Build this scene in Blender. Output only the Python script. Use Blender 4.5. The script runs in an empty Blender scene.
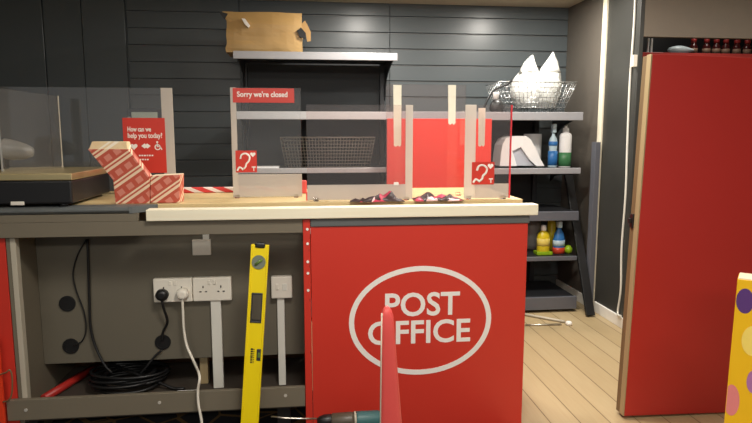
import bpy, bmesh, math, random
from mathutils import Vector, Matrix, noise
random.seed(7)
S = bpy.context.scene
COL = S.collection
PI = math.pi

# ------------------------------------------------------------------ camera
FPX, CAMH, YAW, PIT = 600.0, 1.45, math.radians(6.5), math.atan(78.5/600)
Fv = Vector((math.sin(YAW)*math.cos(PIT), math.cos(YAW)*math.cos(PIT), -math.sin(PIT)))
Rv = Vector((math.cos(YAW), -math.sin(YAW), 0)); Uv = Rv.cross(Fv)
CP = Vector((0, 0, CAMH))
cam = bpy.data.cameras.new('camera'); cam.lens = FPX/752*36; cam.sensor_width = 36; cam.clip_start = .05
co = bpy.data.objects.new('camera', cam); COL.objects.link(co)
co.location = CP; co.rotation_euler = (PI/2-PIT, 0, -YAW); S.camera = co

def at(px, py, Y):
    """where a sight line of the survey photo meets the vertical plane at depth Y"""
    d = Fv + Rv*((px-376)/FPX) - Uv*((py-211.5)/FPX)
    return CP + d*(Y/d.y)
def ax(px, py, Y): return at(px, py, Y).x
def az(px, py, Y): return at(px, py, Y).z

# ------------------------------------------------------------------ materials
def lin(c):
    return tuple(((v/255)/12.92 if v/255 <= .04045 else ((v/255+.055)/1.055)**2.4) for v in c) + (1,)
class NT:
    def __init__(s, name):
        s.m = bpy.data.materials.new(name); s.m.use_nodes = True
        s.n = s.m.node_tree.nodes; s.l = s.m.node_tree.links
        s.b = s.n['Principled BSDF']; s.out = s.n['Material Output']
    def new(s, t, **k):
        x = s.n.new(t)
        for a, v in k.items(): setattr(x, a, v)
        return x
    def link(s, a, b): s.l.new(a, b)
    def coord(s): return s.new('ShaderNodeTexCoord').outputs['Object']
    def math(s, op, a, b=None, c=None):
        x = s.new('ShaderNodeMath', operation=op)
        for i, v in enumerate((a, b, c)):
            if v is None: continue
            if isinstance(v, (int, float)): x.inputs[i].default_value = v
            else: s.link(v, x.inputs[i])
        return x.outputs[0]
    def mix(s, f, a, b):
        x = s.new('ShaderNodeMix', data_type='RGBA')
        for i, v in ((0, f), (6, a), (7, b)):
            if isinstance(v, (tuple, int, float)): x.inputs[i].default_value = v
            else: s.link(v, x.inputs[i])
        return x.outputs[2]
def mat(name, c, rough=.5, metal=0, var=.06, scale=18, bump=0, bscale=60, spec=.5, coat=0):
    t = NT(name); b = t.b
    b.inputs['Roughness'].default_value = rough; b.inputs['Metallic'].default_value = metal
    b.inputs['Specular IOR Level'].default_value = spec; b.inputs['Coat Weight'].default_value = coat
    L = lin(c)
    nz = t.new('ShaderNodeTexNoise'); nz.inputs['Scale'].default_value = scale; nz.inputs['Detail'].default_value = 4
    t.link(t.coord(), nz.inputs['Vector'])
    lo = tuple(v*(1-var) for v in L[:3])+(1,); hi = tuple(min(1, v*(1+var)) for v in L[:3])+(1,)
    t.link(t.mix(nz.outputs['Fac'], lo, hi), b.inputs['Base Color'])
    if bump:
        n2 = t.new('ShaderNodeTexNoise'); n2.inputs['Scale'].default_value = bscale
        t.link(t.coord(), n2.inputs['Vector'])
        bp = t.new('ShaderNodeBump'); bp.inputs['Strength'].default_value = bump; bp.inputs['Distance'].default_value = .01
        t.link(n2.outputs['Fac'], bp.inputs['Height']); t.link(bp.outputs[0], b.inputs['Normal'])
    return t.m
def clear(name, tint=(255, 255, 255), haze=.03, gloss=.9):
    """thin clear acrylic: see-through, fresnel gloss, a trace of haze"""
    t = NT(name)
    tr = t.new('ShaderNodeBsdfTransparent'); tr.inputs[0].default_value = lin(tint)
    gl = t.new('ShaderNodeBsdfGlossy'); gl.inputs['Roughness'].default_value = .03; gl.inputs[0].default_value = (gloss, gloss, gloss, 1)
    df = t.new('ShaderNodeBsdfDiffuse'); df.inputs[0].default_value = lin((225, 222, 218))
    fr = t.new('ShaderNodeFresnel'); fr.inputs[0].default_value = 1.49
    m1 = t.new('ShaderNodeMixShader'); m1.inputs[0].default_value = haze
    t.link(tr.outputs[0], m1.inputs[1]); t.link(df.outputs[0], m1.inputs[2])
    m2 = t.new('ShaderNodeMixShader'); t.link(fr.outputs[0], m2.inputs[0]); t.link(m1.outputs[0], m2.inputs[1]); t.link(gl.outputs[0], m2.inputs[2])
    t.link(m2.outputs[0], t.out.inputs[0]); return t.m
def frosted(name, c=(226, 220, 214), thru=.3):
    t = NT(name)
    tr = t.new('ShaderNodeBsdfTransparent')
    df = t.new('ShaderNodeBsdfDiffuse'); df.inputs[0].default_value = lin(c)
    tl = t.new('ShaderNodeBsdfTranslucent'); tl.inputs[0].default_value = lin(c)
    m0 = t.new('ShaderNodeMixShader'); m0.inputs[0].default_value = .4; t.link(df.outputs[0], m0.inputs[1]); t.link(tl.outputs[0], m0.inputs[2])
    m1 = t.new('ShaderNodeMixShader'); m1.inputs[0].default_value = thru; t.link(m0.outputs[0], m1.inputs[1]); t.link(tr.outputs[0], m1.inputs[2])
    t.link(m1.outputs[0], t.out.inputs[0]); return t.m
def planks(name, c1, c2, width, length, gap=(90, 72, 45), rough=.45):
    t = NT(name); br = t.new('ShaderNodeTexBrick'); co_ = t.coord()
    mp = t.new('ShaderNodeMapping'); mp.inputs['Rotation'].default_value = (0, 0, PI/2); t.link(co_, mp.inputs[0]); t.link(mp.outputs[0], br.inputs['Vector'])
    br.inputs['Color1'].default_value = lin(c1); br.inputs['Color2'].default_value = lin(c2); br.inputs['Mortar'].default_value = lin(gap)
    br.inputs['Scale'].default_value = 1; br.inputs['Brick Width'].default_value = length; br.inputs['Row Height'].default_value = width
    br.inputs['Mortar Size'].default_value = .003; br.offset = .37
    nz = t.new('ShaderNodeTexNoise'); nz.inputs['Scale'].default_value = 5; nz.inputs['Detail'].default_value = 6
    m2 = t.new('ShaderNodeMapping'); m2.inputs['Scale'].default_value = (14, 1, 1); t.link(co_, m2.inputs[0]); t.link(m2.outputs[0], nz.inputs['Vector'])
    f = t.math('MULTIPLY', nz.outputs['Fac'], .45)
    t.link(t.mix(f, br.outputs['Color'], lin((150, 122, 82))), t.b.inputs['Base Color']); t.b.inputs['Roughness'].default_value = rough
    return t.m
def woodgrain(name, c1, c2, axis='X', rough=.5, knots=False):
    t = NT(name); co_ = t.coord(); mp = t.new('ShaderNodeMapping')
    sc = {'X': (1.2, 22, 22), 'Y': (22, 1.2, 22), 'Z': (22, 22, 1.2)}[axis]; mp.inputs['Scale'].default_value = sc
    t.link(co_, mp.inputs[0]); nz = t.new('ShaderNodeTexNoise'); nz.inputs['Scale'].default_value = 3; nz.inputs['Detail'].default_value = 5
    t.link(mp.outputs[0], nz.inputs['Vector']); c = t.mix(nz.outputs['Fac'], lin(c1), lin(c2))
    if knots:
        vo = t.new('ShaderNodeTexVoronoi'); vo.inputs['Scale'].default_value = 3.1; t.link(co_, vo.inputs['Vector'])
        k = t.math('LESS_THAN', vo.outputs['Distance'], .045); c = t.mix(k, c, lin((176, 140, 88)))
    t.link(c, t.b.inputs['Base Color']); t.b.inputs['Roughness'].default_value = rough; return t.m
def carpet_mat():
    t = NT('dark patterned carpet'); co_ = t.coord()
    v = t.new('ShaderNodeTexVoronoi', feature='DISTANCE_TO_EDGE'); v.inputs['Scale'].default_value = 5.5; t.link(co_, v.inputs['Vector'])
    k = t.math('LESS_THAN', v.outputs['Distance'], .035)
    n = t.new('ShaderNodeTexNoise'); n.inputs['Scale'].default_value = 300; t.link(co_, n.inputs['Vector'])
    base = t.mix(n.outputs['Fac'], lin((22, 22, 26)), lin((48, 46, 50)))
    t.link(t.mix(k, base, lin((120, 92, 52))), t.b.inputs['Base Color']); t.b.inputs['Roughness'].default_value = .95
    return t.m
def parcel_print(name='red striped carton print', base=(190, 82, 60), stripe=(236, 208, 176), blk_=(236, 170, 150)):
    """red postal carton: diagonal cream twin stripes with rows of pale blocks between them"""
    t = NT(name); sx = t.new('ShaderNodeSeparateXYZ'); t.link(t.coord(), sx.inputs[0])
    x = t.math('ADD', sx.outputs[0], t.math('MULTIPLY', sx.outputs[1], .8)); z = sx.outputs[2]
    u = t.math('SUBTRACT', t.math('MULTIPLY', z, .82), t.math('MULTIPLY', x, .57))
    v = t.math('ADD', t.math('MULTIPLY', z, .57), t.math('MULTIPLY', x, .82))
    fu = t.math('FRACT', t.math('ADD', t.math('DIVIDE', u, .078), 10.2))
    s1 = t.math('LESS_THAN', t.math('ABSOLUTE', t.math('SUBTRACT', fu, .12)), .075)
    s2 = t.math('LESS_THAN', t.math('ABSOLUTE', t.math('SUBTRACT', fu, .34)), .05)
    st = t.math('MAXIMUM', s1, s2)
    fv = t.math('FRACT', t.math('ADD', t.math('DIVIDE', v, .05), 10))
    b1 = t.math('LESS_THAN', t.math('ABSOLUTE', t.math('SUBTRACT', fu, .7)), .17)
    b2 = t.math('LESS_THAN', t.math('ABSOLUTE', t.math('SUBTRACT', fv, .5)), .3)
    blk = t.math('MULTIPLY', b1, b2)
    c = t.mix(t.math('MULTIPLY', blk, .45), lin(base), lin(blk_))
    c = t.mix(st, c, lin(stripe))
    t.link(c, t.b.inputs['Base Color']); t.b.inputs['Roughness'].default_value = .5; return t.m
def tape_print():
    t = NT('red and white printed tape'); sx = t.new('ShaderNodeSeparateXYZ'); t.link(t.coord(), sx.inputs[0])
    f = t.math('FRACT', t.math('ADD', t.math('MULTIPLY', sx.outputs[0], 9), t.math('MULTIPLY', sx.outputs[2], 22)))
    t.link(t.mix(t.math('LESS_THAN', f, .45), lin((214, 60, 58)), lin((238, 226, 220))), t.b.inputs['Base Color']); return t.m
def magazine_print():
    t = NT('pink black and white crumpled print'); n = t.new('ShaderNodeTexVoronoi'); n.inputs['Scale'].default_value = 17; t.link(t.coord(), n.inputs['Vector'])
    s = t.new('ShaderNodeSeparateColor'); t.link(n.outputs['Color'], s.inputs[0])
    c = t.mix(t.math('GREATER_THAN', s.outputs[0], .45), lin((60, 44, 46)), lin((196, 66, 92)))
    c = t.mix(t.math('GREATER_THAN', s.outputs[1], .84), c, lin((228, 190, 192)))
    t.link(c, t.b.inputs['Base Color']); t.b.inputs['Roughness'].default_value = .4; return t.m

M = dict(
    basketgrey=mat('black basket wire with grey sheen', (118, 112, 102), .5, .1), basketdark=mat('dark basket lining', (26, 25, 24), .8, var=.5, scale=30),  # grey stands in for reflections on the black basket wire
    shelfdark=mat('dark base board', (66, 58, 50), .75), reddoor2=mat('orange red door edge', (226, 62, 30), .4),
    goldsteel=mat('warm brushed steel plate', (206, 188, 140), .3, .75),
    railgrey=mat('duller grey price rail', (160, 160, 164), .35, .15), drillgrey=mat('dark gearbox grey', (84, 76, 64), .4),
    baypanel=mat('dark slate bay panel', (40, 44, 47), .6),
    slat=mat('slate grey slatwall', (82, 89, 92), .32, var=.05, scale=3),
    insert=mat('aluminium slat insert', (130, 130, 130), .5, .6),
    taupe=mat('taupe wall paint', (98, 92, 84), .6, bump=.05),
    darkwall=mat('dark grey wall panel', (54, 54, 51), .45),
    fascia=mat('brown grey fascia', (120, 110, 98), .6),
    ceil=mat('cream ceiling', (214, 202, 178), .8),
    cream=mat('pale cream trim', (232, 224, 202), .3),
    white_base=mat('white gloss baseboard', (238, 236, 228), .35),
    floor=planks('light oak planks', (184, 166, 130), (174, 155, 118), .15, 5.0),
    carpet=carpet_mat(),
    charcoal=mat('charcoal shelf metal', (48, 50, 54), .45, .1),
    black=mat('black plastic', (24, 24, 25), .4),
    blackback=mat('black back panel', (30, 30, 32), .5),
    rail=mat('light grey price rail', (188, 188, 190), .3, .15),
    greyshelf=mat('mid grey shelf edge', (98, 100, 108), .4, .1),
    red=mat('post red laminate', (204, 54, 40), .38, var=.03, scale=3),
    redboard=mat('bright red board', (232, 58, 44), .4, var=.03),
    reddoor=mat('deep red door laminate', (178, 44, 38), .4, var=.04, scale=2),
    redplastic=mat('red plastic', (214, 82, 78), .3),
    white=mat('white vinyl', (240, 236, 230), .5, var=.02),
    cap=mat('dark grey edging', (92, 96, 96), .5),
    pale_edge=mat('pale grey board edge', (186, 178, 160), .6),
    umber=mat('warm grey board', (104, 98, 84), .6, var=.05, scale=6),
    umber2=mat('warm grey carcass board', (116, 108, 92), .55, var=.05, scale=6),
    brownwood=mat('brown chipboard', (110, 76, 46), .8),
    worktop=woodgrain('light beech worktop', (222, 198, 148), (206, 180, 128), 'X', .4),
    timber=woodgrain('raw pine batten', (248, 243, 222), (236, 226, 196), 'X', .65, True),
    doorpale=woodgrain('pale door edge lipping', (170, 150, 112), (154, 134, 98), 'Z', .6),
    doorbrown=woodgrain('brown door edge lipping', (122, 100, 68), (108, 86, 58), 'Z', .6),
    socket=mat('white socket plastic', (232, 226, 212), .35, var=.02),
    trunk=mat('off white trunking', (224, 222, 212), .45, var=.02),
    yellow=mat('yellow enamel level', (240, 214, 10), .35, var=.03),
    yellowcard=mat('yellow carton', (234, 186, 14), .5, var=.03),
    steel=mat('brushed steel', (196, 190, 178), .28, .9),
    chrome=mat('bright wire', (198, 200, 200), .25, .8),
    grey=mat('grey plastic', (150, 150, 146), .45),
    silver=mat('silver grey plastic', (150, 148, 142), .35, .1),
    teal=mat('teal plastic', (58, 104, 106), .45),
    kraft=mat('brown kraft paper', (178, 144, 90), .42, var=.12, scale=6, bump=.25, bscale=9),
    kraft2=mat('torn kraft edge', (170, 134, 84), .7),
    bag=mat('white plastic bag', (206, 207, 203), .35, bump=.5, bscale=22),
    shade=mat('painted paper shade', (196, 200, 210), .7), paper=mat('white paper', (250, 250, 250), .7, var=.02),
    blue=mat('blue label', (54, 120, 190), .4),
    paleblue=mat('pale blue plastic', (190, 214, 226), .35),
    green=mat('green label', (70, 130, 84), .4),
    lime=mat('lime green plastic', (150, 190, 30), .4),
    lemon=mat('yellow liquid', (228, 204, 40), .3),
    orange=mat('orange red base', (204, 66, 40), .4),
    purple=mat('purple print', (86, 52, 120), .5), paleyellow=mat('pale yellow print', (240, 216, 108), .5),
    lilac=mat('lilac print', (168, 112, 168), .5), pink=mat('pink print', (222, 130, 132), .5),
    tape=mat('masking tape', (252, 248, 230), .7, var=.04, scale=40),
    carton=parcel_print(), cartonpale=parcel_print('cream striped carton rim', (240, 214, 170), (252, 240, 220), (236, 200, 150)), printtape=tape_print(), magazine=magazine_print(),
    cardwhite=mat('cream card inside', (244, 226, 196), .6),
    acrylic=clear('clear acrylic', haze=.035), acrylic2=clear('clear acrylic sheet with pink cast', (252, 246, 245), haze=.03),
    frost=frosted('frosted vinyl'), frostband=frosted('frosted acrylic edge', (226, 220, 212), .28),
    rededge=mat('red lit acrylic edge', (228, 60, 70), .3),
    vial=mat('grey green vial', (120, 128, 110), .15),
    vialgreen=mat('green spirit vial', (96, 122, 60), .15),
    screen=mat('pale lcd', (170, 176, 160), .2),
    bluewhite=mat('pale blue packet', (206, 222, 228), .4),
    jar=mat('dark red jar', (70, 24, 24), .2), jarcap=mat('red cap', (150, 44, 44), .4), label=mat('cream jar label', (150, 120, 100), .5),
    led=mat('plinth screw', (220, 216, 206), .3, .4),
)

# ------------------------------------------------------------------ mesh helpers
class MB:
    def __init__(s): s.bm = bmesh.new()
    def _mi(s, fs, mi):
        for f in fs: f.material_index = mi
    def box(s, x0, x1, y0, y1, z0, z1, bev=0, mi=0, seg=2):
        b = bmesh.new(); bmesh.ops.create_cube(b, size=1)
        for v in b.verts: v.co = Vector(((x0+x1)/2+v.co.x*(x1-x0), (y0+y1)/2+v.co.y*(y1-y0), (z0+z1)/2+v.co.z*(z1-z0)))
        if bev: bmesh.ops.bevel(b, geom=b.edges[:], offset=bev, segments=seg, affect='EDGES', profile=.5)
        return s.add(b, mi)
    def add(s, b, mi=0, mtx=None):
        if mtx: bmesh.ops.transform(b, matrix=mtx, verts=b.verts)
        mp = {v: s.bm.verts.new(v.co) for v in b.verts}
        for f in b.faces:
            try: nf = s.bm.faces.new([mp[v] for v in f.verts])
            except ValueError: continue
            nf.material_index = mi; nf.smooth = f.smooth
        b.free(); return s
    def prism(s, pts, a, b, axis='Y', mi=0, bev=0):
        """polygon pts extruded along axis from a to b; pts are the two other coordinates in order"""
        bm = bmesh.new()
        def V(p, t): return {'Y': (p[0], t, p[1]), 'X': (t, p[0], p[1]), 'Z': (p[0], p[1], t)}[axis]
        A = [bm.verts.new(V(p, a)) for p in pts]; B = [bm.verts.new(V(p, b)) for p in pts]
        bm.faces.new(A); bm.faces.new(B[::-1]); n = len(pts)
        for i in range(n): bm.faces.new((A[i], B[i], B[(i+1) % n], A[(i+1) % n]))
        bmesh.ops.recalc_face_normals(bm, faces=bm.faces)
        if bev: bmesh.ops.bevel(bm, geom=bm.edges[:], offset=bev, segments=2, affect='EDGES', profile=.5)
        return s.add(bm, mi)
    def tube(s, pts, r, n=8, mi=0, closed=False):
        pts = [Vector(p) for p in pts]; N = len(pts); rings = []
        rr = r if isinstance(r, (list, tuple)) else [r]*N
        up = None
        for i, p in enumerate(pts):
            if closed: d = pts[(i+1) % N]-pts[i-1]
            else: d = pts[min(i+1, N-1)]-pts[max(i-1, 0)]
            d.normalize()
            if up is None: up = Vector((0, 0, 1)) if abs(d.z) < .9 else Vector((1, 0, 0))
            a = d.cross(up)
            if a.length < 1e-4: a = d.orthogonal()
            a.normalize(); b = a.cross(d).normalized(); up = b
            rings.append([s.bm.verts.new(p+(a*math.cos(2*PI*k/n)+b*math.sin(2*PI*k/n))*rr[i]) for k in range(n)])
        for i in range(N if closed else N-1):
            A, B = rings[i], rings[(i+1) % N]
            for k in range(n):
                f = s.bm.faces.new((A[k], A[(k+1) % n], B[(k+1) % n], B[k])); f.smooth = True; f.material_index = mi
        if not closed:
            for q in (rings[0][::-1], rings[-1]):
                f = s.bm.faces.new(q); f.material_index = mi
        return s
    def lathe(s, prof, c=(0, 0, 0), n=20, mi=0, sx=1, sy=1, mtx=None):
        bm = bmesh.new(); rings = []
        for r, z in prof: rings.append([bm.verts.new((r*sx*math.cos(2*PI*k/n), r*sy*math.sin(2*PI*k/n), z)) for k in range(n)])
        for A, B in zip(rings, rings[1:]):
            for k in range(n):
                f = bm.faces.new((A[k], A[(k+1) % n], B[(k+1) % n], B[k])); f.smooth = True
        bm.faces.new(rings[0][::-1]); bm.faces.new(rings[-1])
        m = Matrix.Translation(c) @ (mtx if mtx else Matrix())
        return s.add(bm, mi, m)
    def disc(s, c, r, t, axis='Y', n=24, mi=0, sx=1, sz=1):
        m = {'Y': Matrix.Rotation(PI/2, 4, 'X'), 'X': Matrix.Rotation(PI/2, 4, 'Y'), 'Z': Matrix()}[axis]
        return s.lathe([(r, -t/2), (r, t/2)], c, n, mi, sx, sz, m)
    def rot(s, m):
        bmesh.ops.transform(s.bm, matrix=m, verts=s.bm.verts); return s

def mesh_of(name, mb, mats):
    me = bpy.data.meshes.new(name); mb.bm.to_mesh(me); mb.bm.free()
    for m in (mats if isinstance(mats, (list, tuple)) else [mats]): me.materials.append(M[m] if isinstance(m, str) else m)
    return me
def rootloc(o):
    while o.parent: o = o.parent
    return o.location
def part(name, mb, mats, parent, label=None):
    me = mesh_of(name, mb, mats); me.transform(Matrix.Translation(-rootloc(parent)))
    o = bpy.data.objects.new(name, me); COL.objects.link(o); o.parent = parent
    if label: o['label'] = label
    return o
def thing(name, label, cat, loc, group=None):
    o = bpy.data.objects.new(name, None); COL.objects.link(o); o.location = loc; o.empty_display_size = .1
    o['label'] = label; o['category'] = cat
    if group: o['group'] = group
    return o
def solo(name, mb, mats, label, cat, group=None):
    me = mesh_of(name, mb, mats); xs = [v.co for v in me.vertices]
    lo = [min(c[i] for c in xs) for i in range(3)]; hi = [max(c[i] for c in xs) for i in range(3)]
    c = Vector(((lo[0]+hi[0])/2, (lo[1]+hi[1])/2, lo[2])); me.transform(Matrix.Translation(-c))
    o = bpy.data.objects.new(name, me); COL.objects.link(o); o.location = c
    o['label'] = label; o['category'] = cat
    if group: o['group'] = group
    return o
def struct(name, mb, mats):
    o = bpy.data.objects.new(name, mesh_of(name, mb, mats)); COL.objects.link(o); o['kind'] = 'structure'; return o
def dup(root, loc, label, group=None):
    r = root.copy(); COL.objects.link(r); r.location = loc; r['label'] = label
    if group: r['group'] = group
    for ch in list(root.children):
        c = ch.copy(); COL.objects.link(c); c.parent = r
        for g in list(ch.children):
            d = g.copy(); COL.objects.link(d); d.parent = c
    return r
def text_mb(body, x0, x1, z0, z1, y, depth=.0012, bold=0, spacing=1.0):
    """flat lettering facing -Y, fitted in the box x0..x1, z0..z1"""
    cu = bpy.data.curves.new('t', 'FONT'); cu.body = body; cu.size = 1; cu.offset = bold; cu.extrude = .01; cu.space_character = spacing; cu.resolution_u = 4
    ob = bpy.data.objects.new('t', cu); COL.objects.link(ob)
    dg = bpy.context.evaluated_depsgraph_get(); me = bpy.data.meshes.new_from_object(ob.evaluated_get(dg))
    bm = bmesh.new(); bm.from_mesh(me)
    bpy.data.objects.remove(ob); bpy.data.curves.remove(cu); bpy.data.meshes.remove(me)
    xs = [v.co.x for v in bm.verts]; ys = [v.co.y for v in bm.verts]
    a, b, c, d = min(xs), max(xs), min(ys), max(ys)
    for v in bm.verts:
        v.co = Vector((x0+(v.co.x-a)/(b-a)*(x1-x0), y-depth*(v.co.z+.01)/.02, z0+(v.co.y-c)/(d-c)*(z1-z0)))
    mb = MB(); mb.bm.free(); mb.bm = bm; return mb
def ring_mb(cx, cz, a, b, w, y, t=.0015, n=72):
    mb = MB(); bm = mb.bm; R = []
    for k in range(n):
        q = 2*PI*k/n; c, s_ = math.cos(q), math.sin(q)
        R.append([bm.verts.new((cx+(a+o)*c, yy, cz+(b+o)*s_)) for o, yy in ((w/2, y), (w/2, y-t), (-w/2, y-t), (-w/2, y))])
    for k in range(n):
        A, B = R[k], R[(k+1) % n]
        for j in range(4): bm.faces.new((A[j], A[(j+1) % 4], B[(j+1) % 4], B[j]))
    bmesh.ops.recalc_face_normals(bm, faces=bm.faces); return mb
def curve3(pts, n=8):
    """smooth (Catmull-Rom) path through pts"""
    P = [Vector(p) for p in pts]; P = [2*P[0]-P[1]]+P+[2*P[-1]-P[-2]]; out = []
    for i in range(1, len(P)-2):
        for k in range(n):
            t = k/n; a, b, c, d = P[i-1], P[i], P[i+1], P[i+2]
            out.append(.5*((2*b)+(c-a)*t+(2*a-5*b+4*c-d)*t*t+(3*b-a-3*c+d)*t**3))
    out.append(P[-2]); return out

# ------------------------------------------------------------------ the setting
WY, WX, CZ = 5.30, 2.33, 2.555
m = MB(); m.box(-4.2, 5.2, -2.6, 5.5, -.12, 0); struct('floor', m, 'floor')
m = MB(); m.box(-4.2, .96, -2.6, 3.25, 0, .006); struct('floor_carpet', m, 'carpet')
m = MB(); m.box(-4.2, 5.2, -2.6, 5.5, CZ, CZ+.1); struct('ceiling', m, 'ceil')
# slatwall: boards with slots between them and an aluminium lining in every slot
m = MB(); m.box(-4.2, WX+.1, WY+.022, WY+.14, 0, CZ)
ins = MB(); PITCH = .1365
cols = [(-1.46, -.553), (-.549, .722), (.726, WX)]
z = .03; zs = []
while z < CZ: zs.append(z); z += PITCH
off = CZ-.115
zs = [off-PITCH*k for k in range(0, 19) if off-PITCH*k > -.1]
for x0, x1 in cols:
    for k, zt in enumerate(zs):
        zb = max(0, zt-PITCH+.011)
        if k == 0: m.box(x0, x1, WY, WY+.022, zt+.011, CZ, .002, seg=1)
        m.box(x0, x1, WY, WY+.022, zb, zt, .002, seg=1)
        ins.box(x0+.001, x1-.001, WY-.0015, WY+.021, zt-.0005, zt+.0022)
        ins.box(x0+.001, x1-.001, WY-.0035, WY-.0012, zt-.0005, zt+.0022)
wb = struct('wall_back', m, 'slat')
o = bpy.data.objects.new('slot_lining', mesh_of('slot_lining', ins, 'insert')); COL.objects.link(o); o.parent = wb; o['kind'] = 'structure'
# plain dark tall panels at the left end of the back wall
m = MB(); xe = [-4.2, -2.75, -2.11, -1.81, -1.47]
for a, b in zip(xe, xe[1:]): m.box(a+.003, b-.003, WY-.02 if a != -2.11 else WY-.012, WY+.02, 0, CZ, .003, seg=1)
struct('wall_back_panelling', m, 'darkslat' if 'darkslat' in M else 'slat')
m = MB(); m.box(-4.3, -4.2, -2.6, 5.5, 0, CZ); struct('wall_left', m, 'taupe')
# right wall: taupe stretch, pale trim, dark panel
m = MB(); m.box(WX, WX+.12, 4.62, WY+.02, 0, CZ); struct('wall_right', m, 'taupe')
m = MB(); m.box(WX-.022, WX+.1, 4.56, 4.62, 0, CZ, .006); struct('trim_1', m, 'cream')
m = MB(); m.box(WX-.004, WX+.02, 4.12, 4.559, 0, CZ); m.box(WX-.012, WX+.02, 4.08, 4.12, 0, CZ, .003); struct('wall_right_panel', m, 'darkwall')
m = MB(); m.box(WX-.018, WX, 4.08, 4.54, 0, .085, .004); m.box(WX-.018, WX, 4.625, WY, 0, .085, .004); struct('baseboard_right', m, 'white_base')
# fascia over the opening beyond the red door, and the far side of the shop
m = MB(); m.box(WX+.0205, 5.2, 4.085, 4.12, az(700, 37.5, 4.085), CZ); struct('wall_fascia', m, 'fascia')
m = MB(); m.box(WX+.125, 5.2, 5.0, 5.1, 0, CZ); struct('wall_shop', m, 'blackback')
m = MB(); m.box(5.2, 5.3, -2.6, 5.5, 0, CZ); struct('wall_far', m, 'taupe')

# ------------------------------------------------------------------ shelving on the back wall
LIP = 4.58
def gusset(x, ztop, y0, y1, h):
    pts = [(y0, ztop), (y1, ztop), (y1, ztop-h)]
    for k in range(1, 9):
        t = k/9; pts.append((y1-.05-(y1-y0-.05)*(t**2.2), ztop-h+(h-.03)*(t**.55)))
    pts.append((y0, ztop-.03)); return MB().prism(pts, x-.004, x+.004, 'X')
def bay(name, label, x0, x1, levels, base, toph, mats, upr):
    t = thing(name, label, 'shelving', ((x0+x1)/2, 5.0, 0), 'shelving bays on the back wall')
    for x in upr: part('upright', MB().box(x-.02, x+.02, 5.10, 5.17, 0, toph, .003), 'charcoal', t)
    part('back_panel', MB().box(upr[0]+.02, upr[1]-.02, 5.14, 5.16, .02, toph-.02), mats[0], t)
    for (zt, hgt, y0, m_) in levels:
        sh = part('shelf', MB().box(x0+.006, x1-.006, y0+.012, 5.10, zt-.022, zt, .003), 'charcoal', t)
        part('price_rail', MB().box(x0, x1, y0-.006, y0+.012, zt-hgt, zt+.004, .003), m_, sh)
        part('bracket', gusset(x0+.03, zt-.022, y0+.05, 5.10, .30 if zt > 1.3 else .12), 'charcoal', t)
        part('bracket', gusset(x1-.03, zt-.022, y0+.05, 5.10, .30 if zt > 1.3 else .12), 'charcoal', t)
    if base: part('base_plinth', MB().box(x0+.03, x1-.03, base, 5.10, 0, .02, .003), 'black', t)
    return t
xl0, xl1 = ax(233, 56, LIP), ax(397.5, 56, LIP)
z2 = az(400, 112, LIP)
bay('shelving_bay', 'left grey shelving bay holding the brown parcel on its top shelf', xl0, xl1,
    [(az(310, 52.5, LIP), .052, LIP, 'railgrey'), (z2-.003, .055, LIP, 'rail'), (az(310, 168.5, LIP), .035, LIP, 'rail'), (.72, .04, LIP, 'rail'), (.16, .12, LIP-.05, 'greyshelf')], LIP, 2.09, ['baypanel'], (-.50, xl1-.05))
xr0, xr1 = xl1+.004, ax(583, 116, LIP)
bay('shelving_bay', 'right dark shelving bay with the white bag and cleaning bottles', xr0, xr1,
    [(z2, .06, LIP, 'railgrey'), (az(560, 168.5, LIP), .042, LIP, 'railgrey'), (az(555, 212, LIP), .07, LIP, 'greyshelf'), (az(555, 257, LIP), .03, LIP, 'greyshelf'), (.125, .10, LIP-.03, 'greyshelf')], LIP+.08, 1.62, ['blackback'], (xr0+.03, xr1-.17))
ZT2, ZT3, ZT4, ZL3, ZTOP = z2, az(560, 168.5, LIP), az(555, 257, LIP), az(310, 168.5, LIP), az(310, 52.5, LIP)

# brown parcel on the top shelf of the left bay
PY = 4.66
p0, p1, p2 = at(227, 51, PY), at(302, 50, PY), at(228, 12, PY)
t = thing('kraft_parcel', 'large brown kraft paper parcel with a torn right end on the top shelf', 'parcel', ((p0.x+p1.x)/2, PY+.12, ZTOP+.001))
b = bmesh.new(); bmesh.ops.create_cube(b, size=1); bmesh.ops.subdivide_edges(b, edges=b.edges[:], cuts=9, use_grid_fill=True)
H = p2.z-ZTOP; W = p1.x-p0.x
for v in b.verts:
    c = v.co.copy(); n_ = noise.noise_vector(c*4+Vector((3, 1, 2)))
    bul = (1-abs(2*c.x)**3)*(1-abs(2*c.z)**3)
    v.co = Vector(((p0.x+p1.x)/2+c.x*W, PY+.15+c.y*.30-(.012*bul if c.y < -.4 else 0), ZTOP+.004+(c.z+.5)*H))
    v.co += Vector((n_.x*.010, n_.y*.008, n_.z*.006 if c.z > -.45 else 0))
    if c.x < -.49 and c.z > .35: v.co.x -= .02
    if c.x < -.45 and c.z < -.4: v.co.x -= .012
mb = MB(); mb.add(b)
part('box_body', mb, 'kraft', t)
e = p1.x
fl = MB(); fl.prism([(e-.01, ZTOP+.21), (e+.025, ZTOP+.245), (e+.045, ZTOP+.21), (e+.068, ZTOP+.16), (e+.066, ZTOP+.095), (e+.04, ZTOP+.09), (e+.03, ZTOP+.15), (e-.01, ZTOP+.17)], PY+.01, PY+.018)
part('torn_flap', fl, 'kraft2', t)
fl = MB(); fl.prism([(e-.035, ZTOP+.165), (e-.005, ZTOP+.19), (e+.03, ZTOP+.15), (e+.025, ZTOP+.11), (e-.015, ZTOP+.12)], PY-.016, PY+.006); part('torn_hole', fl, 'black', t)
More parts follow.
